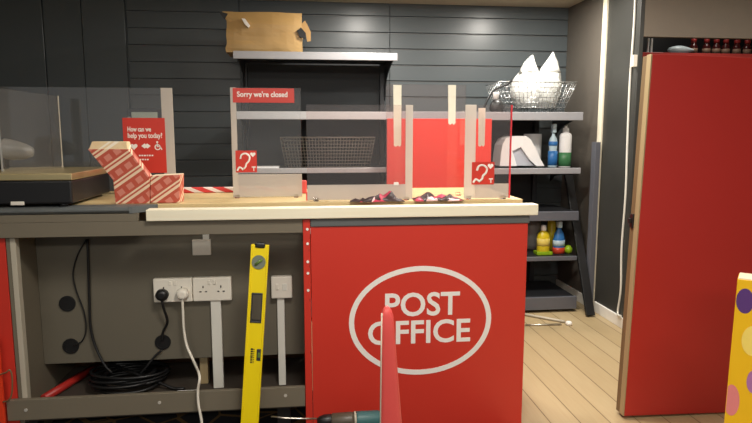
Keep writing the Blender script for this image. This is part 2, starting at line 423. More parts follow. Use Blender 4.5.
fl = MB(); q = at(246, 23, PY-.015); fl.prism([(q.x-.03, q.z+.03), (q.x-.005, q.z+.028), (q.x+.03, q.z-.02), (q.x+.018, q.z-.035), (q.x-.008, q.z-.01)], PY-.03, PY-.015); part('tape_glint', fl, 'white', t)  # white piece stands in for the glint on a tape patch
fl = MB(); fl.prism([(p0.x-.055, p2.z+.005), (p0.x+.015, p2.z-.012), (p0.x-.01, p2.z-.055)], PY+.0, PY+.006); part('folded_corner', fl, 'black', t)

# wire baskets
def basket(name, label, x0, x1, y0, y1, z0, z1, taper, nx, nz, mat_, r=.0028, liner=None):
    t = thing(name, label, 'basket', ((x0+x1)/2, (y0+y1)/2, z0), 'wire baskets on the back shelves')
    def ring(f):
        k = taper*(1-f); z_ = z0+.004+(z1-z0-.008)*f
        return [(x0+k, y0+k*.6, z_), (x1-k, y0+k*.6, z_), (x1-k, y1-k*.6, z_), (x0+k, y1-k*.6, z_)]
    w = MB()
    for i in range(nz+1): w.tube(ring(i/nz), r, 5, closed=True)
    A, B = ring(0), ring(1)
    for s_ in range(4):
        n = nx if s_ % 2 == 0 else max(4, nx//2)
        a0, a1, b0, b1 = [Vector(q) for q in (A[s_], A[(s_+1) % 4], B[s_], B[(s_+1) % 4])]
        for k in range(n): w.tube([a0.lerp(a1, k/n), b0.lerp(b1, k/n)], r*.8, 5)
    for k in range(1, nx):
        a0, a1 = Vector(A[0]), Vector(A[1]); b0, b1 = Vector(A[3]), Vector(A[2]); w.tube([a0.lerp(a1, k/nx), b0.lerp(b1, k/nx)], r*.8, 5)
    part('wire_body', w, mat_, t)
    part('rim', MB().tube(ring(1), r*2, 6, closed=True), mat_, t)
    if liner:
        l = MB(); k = taper
        pts = [(x0+k+.008, z0+.006), (x1-k-.008, z0+.006), (x1-.012-k*.2, z0+(z1-z0)*.82), (x0+.012+k*.2, z0+(z1-z0)*.82)]
        l.prism(pts, y0+k*.6+.012, y1-.02); part('liner', l, liner, t)
    return t
BY = 4.66
a, b_ = at(280, 137, BY), at(375, 166, BY)
basket('wire_basket', 'long black wire basket on the left bay shelf behind the screens', a.x, b_.x, BY, BY+.36, ZL3+.001, a.z, .04, 30, 9, 'basketgrey', .0036, 'basketdark')
sh = MB(); c0 = at(268, 165, 4.62); sh.box(c0.x-.1, c0.x+.08, 4.62, 4.80, ZL3+.0005, ZL3+.012, .003); solo('paper_sheaf', sh, 'paper', 'small white sheaf of paper lying left of the black wire basket', 'paper')
for i, (px, w, h) in enumerate(((312, .10, .05), (335, .14, .07), (358, .11, .055))):
    c = at(px, 137, 4.80); mb = MB(); mb.lathe([(.02, 0), (w/2, .012), (w/2, h*.6), (w/3, h), (.01, h*1.02)], (c.x, 4.84, ZL3+.001+(a.z-ZL3-.001)*.82+.001), 14, sy=.7)
    solo('dark_bundle', mb, 'basketdark', ['small dark bundle left of centre in the black wire basket', 'tallest dark bundle in the middle of the black wire basket', 'dark bundle at the right end of the black wire basket'][i], 'bundle', 'bundles in the black wire basket')

a, b_ = at(500, 81, BY), at(577, 81, BY)
BX0, BX1, BZ1 = a.x, b_.x, a.z
basket('wire_basket', 'bright wire basket holding the white carrier bag on the right bay', BX0, BX1, BY, BY+.38, ZT2+.001, BZ1, .085, 17, 6, 'chrome', .0028)
# white carrier bag: gathered body and two knotted handles
def bag():
    rows = [(108, 517, 556, .085), (100, 512, 558, .105), (92, 510, 560, .115), (84, 512, 561.5, .12), (78, 515, 561, .10), (73, 519, 560.5, .075)]
    ears = [[(73, 519, 539, .06), (68, 521, 537.5, .05), (63, 524, 535.5, .035), (58, 529, 534, .018), (55.5, 532, 533.2, .006)],
            [(73, 538.5, 560.5, .06), (68, 541, 559.5, .05), (62, 545.5, 557.5, .035), (57, 549.5, 555, .018), (52.5, 552.5, 553.4, .006)]]
    mb = MB(); yc = BY+.19; n = 26
    def loft(rs, seed):
        R = []
        for (py, l, r, th) in rs:
            L, Rr = at(l, py, yc), at(r, py, yc); cx, hw, z_ = (L.x+Rr.x)/2, (Rr.x-L.x)/2, max(L.z, ZT2+.014)
            ring = []
            for k in range(n):
                q = 2*PI*k/n; cr = 1+.09*math.sin(5*q+seed+z_*30)+.05*math.sin(9*q+z_*55)
                ring.append(mb.bm.verts.new((cx+hw*math.cos(q)*min(cr, 1.02), yc+th*math.sin(q)*cr, z_+.006*math.sin(7*q+seed))))
            R.append(ring)
        for A, B in zip(R, R[1:]):
            for k in range(n):
                f = mb.bm.faces.new((A[k], A[(k+1) % n], B[(k+1) % n], B[k])); f.smooth = True
        mb.bm.faces.new(R[0][::-1]); mb.bm.faces.new(R[-1])
    loft(rows, 0); body = mb
    t = thing('carrier_bag', 'crumpled white plastic carrier bag standing in the bright wire basket', 'bag', (at(535, 100, yc).x, yc, ZT2+.014))
    part('bag_body', body, 'bag', t)
    for i, e_ in enumerate(ears):
        mb = MB(); loft(e_, i+2.); part('handle', mb, 'bag', t)
bag()
# black looped strap and a small cup at the left end of that shelf
mb = MB(); pts = [at(x, y, 4.64) for x, y in ((484, 108), (488, 99), (494, 91), (502, 86.5), (508, 84), (512, 80))]
mb.tube(curve3(pts), .008, 8)
solo('cable_loop', mb, 'black', 'black cable arching up from the shelf left of the bright wire basket', 'cable')
mb = MB(); c = at(501, 100, 4.62); mb.lathe([(.05, 0), (.062, .03), (.05, .07), (.03, .095), (.005, .1)], (c.x-.03, 4.63, ZT2+.001), 16, sy=.6)
solo('black_pouch', mb, 'black', 'small black pouch on the shelf beside the bright wire basket', 'pouch')
mb = MB(); c = at(500, 92, 4.60); mb.lathe([(.02, 0), (.026, .05), (.027, .055), (.024, .055)], (c.x-.02, 4.64, ZT2+.1015), 16); solo('paper_cup', mb, 'paper', 'tiny white cup standing on the black pouch', 'cup')

# paper roll, carton and bottles on the second shelf of the right bay
RYY = 4.66
c0, c1 = at(503, 137, RYY), at(533, 167, RYY)
t = thing('paper_sheet', 'white paper sheet bent into an arch, its right end curling over the shelf', 'paper', ((c0.x+c1.x)/2, RYY+.1, ZT3+.001))
outl = [(500, 166), (501, 154), (502.5, 145), (506, 138.5), (512, 136), (526, 136), (530.5, 139), (535, 147), (540, 158), (544.5, 166), (536.5, 166), (530, 160), (521, 147), (512.5, 151), (517, 166)]
part('bent_sheet', MB().prism([(ax(x, y, RYY), max(ZT3+.001, az(x, y, RYY))) for x, y in outl], RYY, RYY+.2), 'paper', t)
part('inner_shade', MB().prism([(ax(x, y, RYY), max(ZT3+.0015, az(x, y, RYY))) for x, y in ((517.5, 165.9), (513.2, 151.2), (521, 147.6), (530, 160.6), (535.5, 165.9))], RYY+.03, RYY+.19), 'shade', t, 'pale grey shade painted inside the arch')  # grey-blue piece stands in for the shadow inside the arch
c0, c1 = at(536, 134, 4.80), at(549, 134, 4.80); mb = MB()
mb.lathe([(.03, 0), (.073, 0), (.075, .004), (.075, c0.z-ZT3-.004), (.073, c0.z-ZT3), (.02, c0.z-ZT3)], ((c0.x+c1.x)/2-.02, 4.965, ZT3+.001), 32); solo('kitchen_roll', mb, 'paper', 'upright white kitchen roll behind the bent white paper', 'roll')
def bottle(name, label, px0, px1, pyt, pyb, Y, zb, mats, prof, group, trig=False, bands=()):
    x0, x1 = ax(px0, pyb, Y), ax(px1, pyb, Y); r = (x1-x0)/2; c = ((x0+x1)/2, Y+r, zb+.001); h = az((px0+px1)/2, pyt, Y)-zb
    t = thing(name, label, 'bottle', c, group)
    part('bottle_body', MB().lathe([(a*r, b*h) for a, b in prof], c, 20, sy=.75), mats[0], t)
    for nm, a0, a1, k, mm in bands:
        part(nm, MB().lathe([(k*r, a0*h), (k*r*1.01, (a0+a1)/2*h), (k*r, a1*h)], c, 20, sy=.76), mm, t)
    return t, c, r, h
sp = [(.85, 0), (.95, .02), (.95, .3), (.78, .42), (.9, .56), (.75, .66), (.32, .74), (.3, .8)]
t, c, r, h = bottle('spray_bottle', 'blue and white spray bottle on the shelf beside the bent white paper', 549.5, 559, 124, 165.5, 4.68, ZT3, ['paleblue'], sp, 'bottles on the right shelving bay', bands=[('blue_label', .05, .38, .97, 'blue'), ('collar', .5, .6, .9, 'blue')])
part('trigger_head', MB().box(c[0]-.016, c[0]+.014, c[1]-.03, c[1]+.02, c[2]+h*.8, c[2]+h, .005), 'paleblue', t)
t, c, r, h = bottle('spray_can', 'tall white and green can at the right end of the shelf', 561, 573.5, 128, 165.5, 4.68, ZT3, ['paper'], [(.9, 0), (.95, .01), (.95, .8), (.8, .86), (.5, .88), (.48, 1)], 'bottles on the right shelving bay', bands=[('green_label', .03, .38, .965, 'green')])
part('nozzle', MB().disc((c[0], c[1], c[2]+h*1.01), .012, .03, 'Z', 12), 'paper', t)
t, c, r, h = bottle('soap_bottle', 'yellow bottle with white cap and lime base on the low shelf', 539, 551.5, 226, 257, 4.64, ZT4, ['lemon'], [(.9, 0), (1, .03), (1, .6), (.85, .72), (.4, .8), (.38, .82)], 'bottles on the right shelving bay', bands=[('paper_label', .3, .55, 1.02, 'paleyellow')])
part('cap', MB().lathe([(.4*r, 0), (.42*r, .02), (.34*r, .18*h)], (c[0], c[1], c[2]+.81*h), 14), 'paper', t)
part('base_tray', MB().box(c[0]-r*1.25, c[0]+r*1.25, c[1]-r*.85, c[1]+r*.85, ZT4+.001, ZT4+.03, .006), 'lime', t)
t, c, r, h = bottle('spray_bottle', 'blue spray bottle with an orange base on the low shelf', 555, 566.5, 222, 256.5, 4.66, ZT4, ['blue'], [(.9, 0), (1, .02), (1, .4), (.8, .62), (.35, .74), (.3, .8)], 'bottles on the right shelving bay', bands=[('orange_base', .01, .2, 1.03, 'orange'), ('pale_label', .25, .42, 1.02, 'paleblue')])
part('trigger_head', MB().box(c[0]-.02, c[0]+.014, c[1]-.03, c[1]+.02, c[2]+h*.8, c[2]+h, .005), 'paleblue', t)
mb = MB(); c = at(549, 250, 4.85); mb.lathe([(.03, 0), (.036, .02), (.036, .24), (.015, .27), (.014, .3)], (c.x+.02, 4.86, ZT4+.001), 16); solo('slim_bottle', mb, 'lemon', 'tall slim yellow bottle standing behind the soap bottle', 'bottle', 'bottles on the right shelving bay')
mb = MB(); c = at(532, 250, 4.95); mb.lathe([(.07, 0), (.08, .04), (.08, .2), (.07, .24), (.03, .25)], (c.x, 4.97, ZT4+.001), 20); solo('grey_tub', mb, 'grey', 'grey round tub at the left of the low shelf', 'tub')
mb = MB(); c = at(570.5, 246, 4.66); mb.lathe([(.012, 0), (.03, .015), (.034, .04), (.02, .065), (.004, .07)], (c.x, 4.70, ZT4+.001), 12); solo('green_sponge', mb, 'lime', 'small green sponge at the right end of the low shelf', 'sponge')

# red board standing behind the counter
rb0, rb1 = at(387, 118.5, 4.25), at(492, 118.5, 4.25)
mb = MB(); mb.box(rb0.x, rb1.x, 4.25, 4.275, 0, rb0.z, .002); solo('red_board', mb, 'redboard', 'tall plain bright red board standing between the counter and the shelves', 'board')

# leaning planks at the right wall
def leaning(name, base, top, w, th, mats, label, cat):
    """a board from base to top (its two end centres), w wide across X/Y, th thick"""
    bv, tv = Vector(base), Vector(top); d = (tv-bv); L = d.length; d.normalize()
    s_ = Vector((1, 0, 0)); s_ = (s_-d*s_.dot(d)).normalized(); n_ = d.cross(s_)
    mb = MB(); mb.box(-w/2, w/2, -th/2, th/2, 0, L, .002)
    mm = Matrix((s_, n_, d)).transposed().to_4x4(); mm.translation = bv
    mb.rot(mm); return solo(name, mb, mats, label, cat)
bx = at(588.5, 318, 4.34); tx = at(566, 141, 5.05)
leaning('black_plank', (2.217, 4.40, .012), (2.217, 5.06, 1.40), .068, .03, 'black', 'black plank leaning back past the right end of the shelving', 'plank')
g = MB(); g.box(WX-.07, WX-.03, 4.53, 4.60, 0, az(597, 142, 4.56), .002); solo('grey_plank', g, 'greyshelf', 'grey plank standing upright against the pale strip of the right wall', 'plank')
# rods and a white lump standing in for a glint on the floor under the base shelf
mb = MB(); mb.tube([at(527, 311, 4.28)*1, (at(566, 321, 4.25).x, 4.22, .012)], .009, 8)
mb = MB(); mb.tube([(at(527, 312, 4.4).x, 4.50, .012), (at(566, 321, 4.25).x, 4.27, .012)], .01, 8); solo('wooden_rod', mb, 'pale_edge', 'thin pale rod lying askew on the floor under the base shelf', 'rod')
mb = MB(); mb.tube([(at(527, 322, 4.2).x, 4.235, .008), (at(563, 321, 4.2).x, 4.225, .008)], .007, 8); solo('metal_rod', mb, 'steel', 'thin metal rod lying along the floor in front of the base shelf', 'rod')
mb = MB(); c = at(570, 322, 4.2); mb.lathe([(.02, 0), (.026, .012), (.02, .028), (.004, .032)], (c.x, 4.22, .001), 12); solo('floor_glint', mb, 'white', 'small white glint on the floor at the end of the rods', 'glint')

# white cable down the right wall
mb = MB(); pts = [(WX-.012, at(0, 0, 4).y*0+y, z_) for y, z_ in ((4.165, 2.54), (4.16, 2.2), (4.175, 1.8), (4.165, 1.4), (4.15, 1.0), (4.165, .6), (4.145, .3), (4.17, .12))]
pts += [(WX-.03, 4.13, .097), (WX-.03, 4.09, .10)]
mb.tube(curve3(pts, 6), .008, 8); solo('white_cable', mb, 'trunk', 'long white cable hanging down the dark panel of the right wall', 'cable')

# red door leaf standing to the right
DY = 2.74
dx0 = ax(629, 330, DY); dx1 = 2.36; dz = az(690, 58, DY)
t = thing('door_leaf', 'tall red door leaf with a pale wooden edge standing on the plank floor', 'door', (dx0, DY+.04, 0))
part('door_face', MB().box(dx0+.001, dx1, DY, DY+.036, .001, dz, .0015), 'reddoor', t)
part('front_lipping', MB().box(dx0-.006, dx0+.001, DY+.0005, DY+.037, .001, dz, .001), 'doorpale', t, 'pale wooden front edge of the door')
part('rear_board', MB().box(dx0+.001, dx1, DY+.037, DY+.075, .001, dz-.004, .0015), 'doorbrown', t)
part('rear_lipping', MB().box(dx0-.004, dx0+.001, DY+.037, DY+.075, .001, dz-.004, .001), 'doorbrown', t, 'brown wooden rear edge of the door')
zc = 1.0
lk = part('lock', MB().box(dx0-.012, dx0-.003, DY+.042, DY+.07, zc-.035, zc+.035, .003), 'black', t, 'black lock on the door edge')
part('latch', MB().box(dx0-.026, dx0-.012, DY+.048, DY+.064, zc-.012, zc+.012, .002), 'black', lk)
t.rotation_euler = (0, .022, 0); t.location.z = .0165
mb = MB(); mb.box(WX-.045, WX-.0125, 4.085, 4.115, az(638, 67, 4.1), az(638, 55, 4.1), .004); solo('wall_mount', mb, 'socket', 'small white bracket on the dark wall beside the top of the red door', 'mount')

# shop shelf seen over the red door
SY = 4.45
t = thing('shop_shelf', 'dark shop shelf beyond the red door carrying a row of jars', 'shelf', (3.0, SY+.15, 2.03))
part('shelf_board', MB().box(WX+.03, 4.4, SY, SY+.4, 2.03, 2.055, .003), 'charcoal', t)
part('shelf_rail', MB().box(WX+.03, 4.4, SY-.012, SY, 2.025, 2.062, .002), 'redplastic', t)
part('shelf_back', MB().box(WX+.03, 4.4, SY+.4, SY+.42, 1.2, 2.5), 'blackback', t)
jl = ['jar with a pink cap behind the pale packet, first of the jars', 'second jar from the pale packet on the shop shelf', 'third jar from the pale packet on the shop shelf', 'fourth jar from the pale packet on the shop shelf', 'fifth jar from the pale packet on the shop shelf', 'last jar at the picture edge on the shop shelf']
def jar(px):
    x = ax(px, 48, SY+.08)
    t = thing('sauce_jar', '', 'jar', (x, SY+.1, 2.056), 'jars on the shop shelf')
    c = (x, SY+.1, 2.056)
    part('glass', MB().lathe([(.02, 0), (.029, .004), (.03, .07), (.022, .085), (.018, .09), (.018, .098)], c, 16), 'jar', t)
    part('cap', MB().lathe([(.021, .098), (.021, .125), (.019, .128)], c, 16), 'jarcap', t)
    part('label_band', MB().lathe([(.0305, .02), (.031, .04), (.0305, .055)], c, 16), 'label', t)
    return t
j0 = jar(708)
for i, px in enumerate((695, 708, 718, 727.5, 738.5, 749)):
    lo = (ax(px, 48, SY+.08), SY+.1, 2.056)
    if i == 1: j0['label'] = jl[1]
    else: dup(j0, lo, jl[i])
mb = MB(); c = at(681, 50, SY+.05)
b = bmesh.new(); bmesh.ops.create_uvsphere(b, u_segments=20, v_segments=10, radius=1)
for v in b.verts: v.co = Vector((c.x+v.co.x*.105*(1 if v.co.x < 0 else 1.1), SY+.06+v.co.y*.04, 2.092+v.co.z*.034*(1-.5*max(0, v.co.x))))
mb.add(b); solo('pale_packet', mb, 'bluewhite', 'pale blue packet lying on the shop shelf over the red door', 'packet')
mb = MB()
for px in (649, 652.5): x = ax(px, 50, SY); mb.box(x-.006, x+.006, SY+.01, SY+.022, 2.056, 2.17, .002)
mb.box(ax(647, 50, SY)-.005, ax(664, 50, SY), SY+.008, SY+.024, 2.056, 2.066)
solo('shelf_divider', mb, 'paper', 'white wire divider at the left end of the shop shelf', 'divider')

# ------------------------------------------------------------------ the counter
FY, TZ = 2.72, 1.130          # counter front plane, worktop height
RX0, RX1 = ax(304, 300, FY), ax(524.5, 330, FY)
PZ = az(420, 225, FY)
# red unit with the oval emblem
t = thing('counter_unit', 'red counter cabinet with the white POST OFFICE oval on its front', 'counter', ((RX0+RX1)/2, 3.0, 0))
fp = part('front_panel', MB().box(RX0+.035, RX1, FY, FY+.02, .008, PZ, .0015), 'red', t)
for sx in (RX0+.02, RX1-.02): part('side_panel', MB().box(sx-.02 if sx > .5 else sx-.009, sx+.02 if sx > .5 else sx+.009, FY+.021, 3.36, .008, PZ+.03), 'red', t)
e1, e2, e3, e4 = at(351.5, 322, FY), at(488.5, 322, FY), at(420, 268.5, FY), at(420, 372, FY)
cx_, cz_ = (e1.x+e2.x)/2, (e3.z+e4.z)/2
part('oval_emblem', ring_mb(cx_, cz_, (e2.x-e1.x)/2, (e3.z-e4.z)/2, .0245, FY), 'white', fp, 'white oval ring on the red panel')
a, b_ = at(385, 316, FY), at(460, 292, FY)
zb_, zt_ = (az(385, 318, FY)+az(460, 314, FY))/2, (az(385, 294, FY)+az(460, 290.5, FY))/2
part('lettering', text_mb('POST', a.x, b_.x, zb_, zt_, FY, bold=.019), 'white', fp, 'white word POST')
a, b_ = at(368, 346, FY), at(470, 341, FY)
part('lettering', text_mb('OFFICE', a.x, b_.x, (a.z+b_.z)/2, (az(368, 322, FY)+az(470, 318, FY))/2, FY, bold=.019), 'white', fp, 'white word OFFICE')
cp_ = part('corner_post', MB().box(RX0, RX0+.033, FY-.004, FY+.03, .008, 1.06, .003), 'red', t)
for py in (229, 243.5, 261.5, 273, 290):
    c = at(308, py, FY); part('screw_head', MB().disc((RX0+.02, FY-.005, c.z), .0062, .004), 'white', cp_)
for py in (250, 266, 300, 352, 362):
    c = at(308, py, FY); part('slot', MB().box(RX0+.026, RX0+.0275, FY-.0052, FY-.003, c.z-.006, c.z+.006), 'black', cp_)
part('cap_strip', MB().box(RX0+.034, RX1+.006, FY-.008, FY+.045, PZ+.0005, 1.062, .004), 'cap', t, 'dark grey strip along the top')

FLX = ax(9, 240, FY+.024)-.006
# open unit to the left, its front taken off
LX0 = -1.95
BPY = 2.98
t = thing('open_counter_carcass', 'open grey counter carcass with its front taken off, left of the red cabinet', 'counter', (-.8, 3.0, 0))
part('apron', MB().box(LX0, RX0-.002, FY+.0, FY+.018, az(150, 235.5, FY), 1.064, .0015), 'umber2', t)
part('apron', MB().box(LX0, -.745, FY+.0, FY+.018, 1.0645, 1.098, .0015), 'umber2', t)
rz0, rz1 = az(150, 414, FY), az(150, 394, FY)
BZ = .172
rl = part('base_rail', MB().box(ax(6, 400, FY), RX0-.002, FY, FY+.022, rz0, rz1, .002), 'umber2', t)
for px, py in ((26, 410), (159.5, 402.5), (285.5, 395.5)):
    c = at(px, py, FY); part('screw_head', MB().disc((c.x, FY-.001, c.z), .0075, .004), 'led', rl)
part('base_shelf', MB().box(FLX+.012, RX0-.002, FY+.023, 3.34, BZ-.02, BZ), 'shelfdark', t)
bp = part('back_panel', MB().box(FLX+.012, RX0-.002, BPY, BPY+.015, az(120, 361, BPY), 1.07), 'umber', t)
for px, py in ((67.5, 303.5), (71, 346), (163, 342)):
    c = at(px, py, BPY); gm = part('cable_grommet', ring_mb(c.x, c.z, .034, .034, .009, BPY, .006, 28), 'black', bp); part('grommet_hole', MB().disc((c.x, BPY-.001, c.z), .031, .003), 'black', gm)
part('rear_panel', MB().box(FLX+.012, RX0-.002, 3.34, 3.36, .02, 1.07), 'brownwood', t)
ep = part('end_panel', MB().box(FLX-.008, FLX+.01, FY+.024, 3.36, .008, 1.07, .001), 'umber2', t)
part('end_upright', MB().box(ax(9, 240, FY+.024), ax(15, 240, FY+.024), FY+.024, FY+.06, .15, 1.07, .002), 'pale_edge', t, 'pale front edge of the end upright')
part('foot', MB().box(-1.30, -1.24, FY+.03, FY+.09, .006, rz0+.02), 'black', t)
part('foot', MB().box(-.16, -.10, FY+.03, FY+.09, .006, rz0+.02), 'black', t)
# red neighbouring unit at the picture's left edge
t = thing('counter_unit', 'red counter cabinet cut off by the left picture edge', 'counter', (-1.7, 2.9, 0))
part('front_panel', MB().box(LX0, FLX-.012, FY+.026, FY+.046, .008, 1.06, .0015), 'red', t)
ds = part('door_edge', MB().box(ax(-1, 330, FY)-.02, ax(5, 400, FY), FY-.02, FY-.002, .008, az(2, 338, FY), .0015), 'reddoor2', t)
hp = [at(-2, 375, FY-.02), at(6, 372.5, FY-.03), at(9.5, 370, FY-.03), at(12, 376, FY-.03), at(12, 392, FY-.03), at(9, 400, FY-.03), at(3, 402, FY-.02)]
part('wire_catch', MB().tube(curve3(hp, 5), .0035, 6), 'doorbrown', t)

# worktop, rounded dark front edge and the pine batten
t = thing('worktop', 'long beech worktop with a dark grey rounded front edge on the counter', 'worktop', (-.4, 3.1, 1.1))
part('wood_top', MB().box(LX0, RX1+.004, FY+.09, 3.47, 1.1, TZ, .003), 'worktop', t)
mb = MB(); prof = [(FY+.0895, 1.1), (FY+.0895, TZ), (FY+.012, TZ), (FY+.002, TZ-.004), (FY-.006, TZ-.013), (FY-.006, 1.111), (FY+.004, 1.101), (FY+.03, 1.1)]
mb.prism(prof, LX0, -.78, 'X')
bm = mb.bm
# the edge sweeps back where the batten starts
part('front_edging', mb, 'cap', t)
mb = MB(); K = 8; last = None
pts = [(-.78, FY-.006)]
for k in range(K+1):
    q = k/K; pts.append((-.78+.10*q, FY-.006+.093*(3*q*q-2*q**3)))
pts.append((-.78, FY+.0895)); mb.prism(pts[1:], 1.1, TZ, 'Z'); part('edging_return', mb, 'cap', t)
B0, B1 = at(146, 213, FY-.02), at(538, 210, FY-.02)
mb = MB(); mb.box(B0.x, B1.x, FY-.026, FY+.04, 1.066, 1.1175, .004)
solo('pine_batten', mb, 'timber', 'long raw pine batten laid along the front edge of the counter', 'batten')

# sockets, trunking, plugs on the back panel
SF = BPY-.001
def socket(x0, x1, z0, z1, label):
    t = thing('wall_socket', label, 'socket', ((x0+x1)/2, SF, z0), 'sockets under the counter')
    part('faceplate', MB().box(x0, x1, SF-.032, SF, z0, z1, .005), 'socket', t)
    w = x1-x0
    for f in (.27, .73):
        cx = x0+w*f; cz = z0+(z1-z0)*.36
        for dx_, dz_, a_, b2 in ((0, .030, .004, .008), (-.013, .006, .0075, .004), (.013, .006, .0075, .004)):
            part('pin_hole', MB().box(cx+dx_-a_/1.5, cx+dx_+a_/1.5, SF-.0335, SF-.03, cz+dz_-b2/1.5, cz+dz_+b2/1.5), 'black', t)
        rk = cx+(.03 if f < .5 else -.03)
        part('rocker_switch', MB().box(rk-.007, rk+.007, SF-.036, SF-.03, z0+(z1-z0)*.72, z0+(z1-z0)*.9, .002), 'socket', t)
    return t
s0, s1 = at(154, 303, BPY-.03), at(231, 277, BPY-.03); sm = ax(192.5, 290, BPY-.03); sz0, sz1 = az(192, 301.5, BPY-.03), az(192, 278, BPY-.03)
socket(s0.x, sm-.0015, sz0, sz1, 'left white double socket with two plugs in it')
socket(sm+.0015, s1.x, sz0, sz1, 'right white double socket with both outlets empty')
def plug(px, py, m_, label, cable):
    c = at(px, py, SF-.05)
    t = thing('mains_plug', label, 'plug', (c.x, SF-.034, c.z-.03), 'plugs in the socket')
    part('plug_body', MB().lathe([(.026, 0), (.031, .004), (.03, .022), (.022, .034), (.012, .036)], (c.x, SF-.037, c.z), 20, sy=.95, mtx=Matrix.Rotation(PI/2, 4, 'X')), m_, t)
    part('cord', MB().tube(curve3(cable(c), 7), .0065, 8), m_, t)
    return t
hole = at(163, 342, BPY)
plug(162, 295, 'black', 'black plug with a black cord at the left of the double socket', lambda c: [(c.x, SF-.058, c.z-.02), (c.x+.005, SF-.055, c.z-.06), (c.x+.015, SF-.03, c.z-.14), (hole.x+.008, SF-.016, hole.z+.06), (hole.x, SF-.016, hole.z+.015)])
W_ = lambda px, py, Y: tuple(at(px, py, Y))
plug(182.5, 294, 'socket', 'white plug whose white cord drops to the floor', lambda c: [(c.x, SF-.058, c.z-.02), W_(183, 312, SF-.05), W_(184, 330, SF-.05), W_(187, 346, SF-.06), W_(194, 362, SF-.12), W_(199.5, 376, FY-.02), W_(198, 390, FY-.03), W_(198.5, 404, FY-.035), W_(202, 424, FY-.045), (at(203, 430, FY-.05).x, FY-.06, .014)])
# blank plate, switched outlet and their trunking
t = thing('blank_plate', 'small blank cream plate high on the panel above the sockets', 'plate', (at(201, 256, BPY).x, SF, at(201, 256, BPY).z))
q0, q1 = at(192.5, 255.5, BPY-.02), at(210.5, 239.5, BPY-.02)
part('plate', MB().box(q0.x, q1.x, SF-.02, SF, q0.z, q1.z, .003), 'socket', t)
part('clip', MB().box(q0.x+.05, q1.x-.008, SF-.012, SF, q1.z, q1.z+.025, .002), 'trunk', t)
q0, q1 = at(271.5, 298.5, BPY-.03), at(292, 276, BPY-.03)
t = thing('fused_switch', 'white fused switch box right of the yellow spirit level', 'switch', ((q0.x+q1.x)/2, SF, q0.z))
part('faceplate', MB().box(q0.x, q1.x, SF-.035, SF, q0.z, q1.z, .005), 'socket', t)
part('rocker_switch', MB().box(q0.x+.022, q0.x+.037, SF-.039, SF-.034, q0.z+.045, q0.z+.075, .002), 'socket', t)
part('fuse_holder', MB().box(q0.x+.055, q0.x+.078, SF-.0375, SF-.034, q0.z+.04, q0.z+.075, .002), 'trunk', t)
for px, w, zt_, lb in ((217, .05, sz0, 'wide white trunking running down from the double sockets'), (281.5, .036, q0.z, 'narrow white trunking running down from the fused switch')):
    x = ax(px, 340, SF-.02); mb = MB(); mb.box(x-w/2, x+w/2, SF-.022, SF, BZ+.001, zt_-.001, .003); solo('cable_trunking', mb, 'trunk', lb, 'trunking', 'trunking under the counter')
# black cables on the panel
h1, h2 = at(67.5, 303.5, BPY), at(71, 346, BPY)
mb = MB(); mb.tube(curve3([W_(86, 240, SF-.008), W_(78, 254, SF-.008), W_(73, 273, SF-.008), W_(76, 290, SF-.008), W_(84, 312, SF-.008), W_(86, 330, SF-.009), W_(82, 341, SF-.012), W_(74, 345, SF-.013)], 6), .0035, 8)
solo('black_cable', mb, 'black', 'thin black cable bowing left down to the lower round hole', 'cable', 'black cables on the grey panel')
# coil of black cable on the base shelf
t = thing('cable_coil', 'coil of black cable on the base shelf with cords rising up the panel', 'cable', (at(127, 384, 3.0).x, 3.05, BZ+.001))
mb = MB(); c = at(127, 384, 3.0); cz0 = BZ+.002; pts = []
for k in range(170):
    q = k*2*PI/18; rr_ = .135+.025*math.sin(q*.37)+.014*math.sin(q*1.7)
    pts.append((c.x+rr_*math.cos(q)*1.12, 3.03+rr_*.78*math.sin(q)+.012*math.sin(q*.23), cz0+.009+.075*(k/170)+.014*abs(math.sin(q*.61))))
pts += [(c.x+.17, 2.98, cz0+.03), (c.x+.23, 2.96, cz0+.0085), (c.x+.29, 2.95, cz0+.0085)]
part('coil', mb.tube(curve3(pts, 2), .0075, 6), 'black', t)
part('rising_cord', MB().tube(curve3([W_(87.5, 239, SF-.012), W_(88.5, 270, SF-.012), W_(89.5, 300, SF-.012), W_(90.5, 326, SF-.014), W_(95, 345, SF-.02), W_(104, 364, SF-.03), W_(112, 373, SF-.03)], 6), .0065, 8), 'black', t)
part('hole_cord', MB().tube(curve3([W_(162, 350, SF-.014), W_(155, 356, SF-.02), W_(147, 366, SF-.03), W_(140, 374, SF-.03)], 6), .0055, 8), 'black', t)
mb = MB(); q = at(186, 389, 2.80); mb.box(q.x-.06, q.x+.05, 2.80, 2.88, BZ+.001, BZ+.035, .006); solo('paper_scrap', mb, 'paper', 'crumpled pale paper scrap right of the cable coil', 'paper')
q = at(203, 368, 3.0); mb = MB(); mb.box(q.x-.02, q.x+.02, 3.02, 3.07, BZ+.001, BZ+.15, .003); solo('wood_block', mb, 'doorpale', 'small upright wooden block behind the white cord', 'block')
q = at(31, 374, 2.97); mb = MB(); mb.box(q.x-.012, q.x+.018, 3.0, 3.03, BZ+.001, q.z+.03, .003); solo('wood_block', mb, 'doorpale', 'small wooden block in the left corner of the base shelf', 'block')
mb = MB(); a_ = at(30, 389, 2.92); mb.tube([(a_.x+.075, 2.88, BZ+.0235), (a_.x+.19, 3.27, BZ+.0235)], .02, 6); solo('red_offcut', mb, 'reddoor', 'red offcut lying slantwise in the left of the base shelf', 'offcut')  # deep red stands in for the shadow the offcut lies in

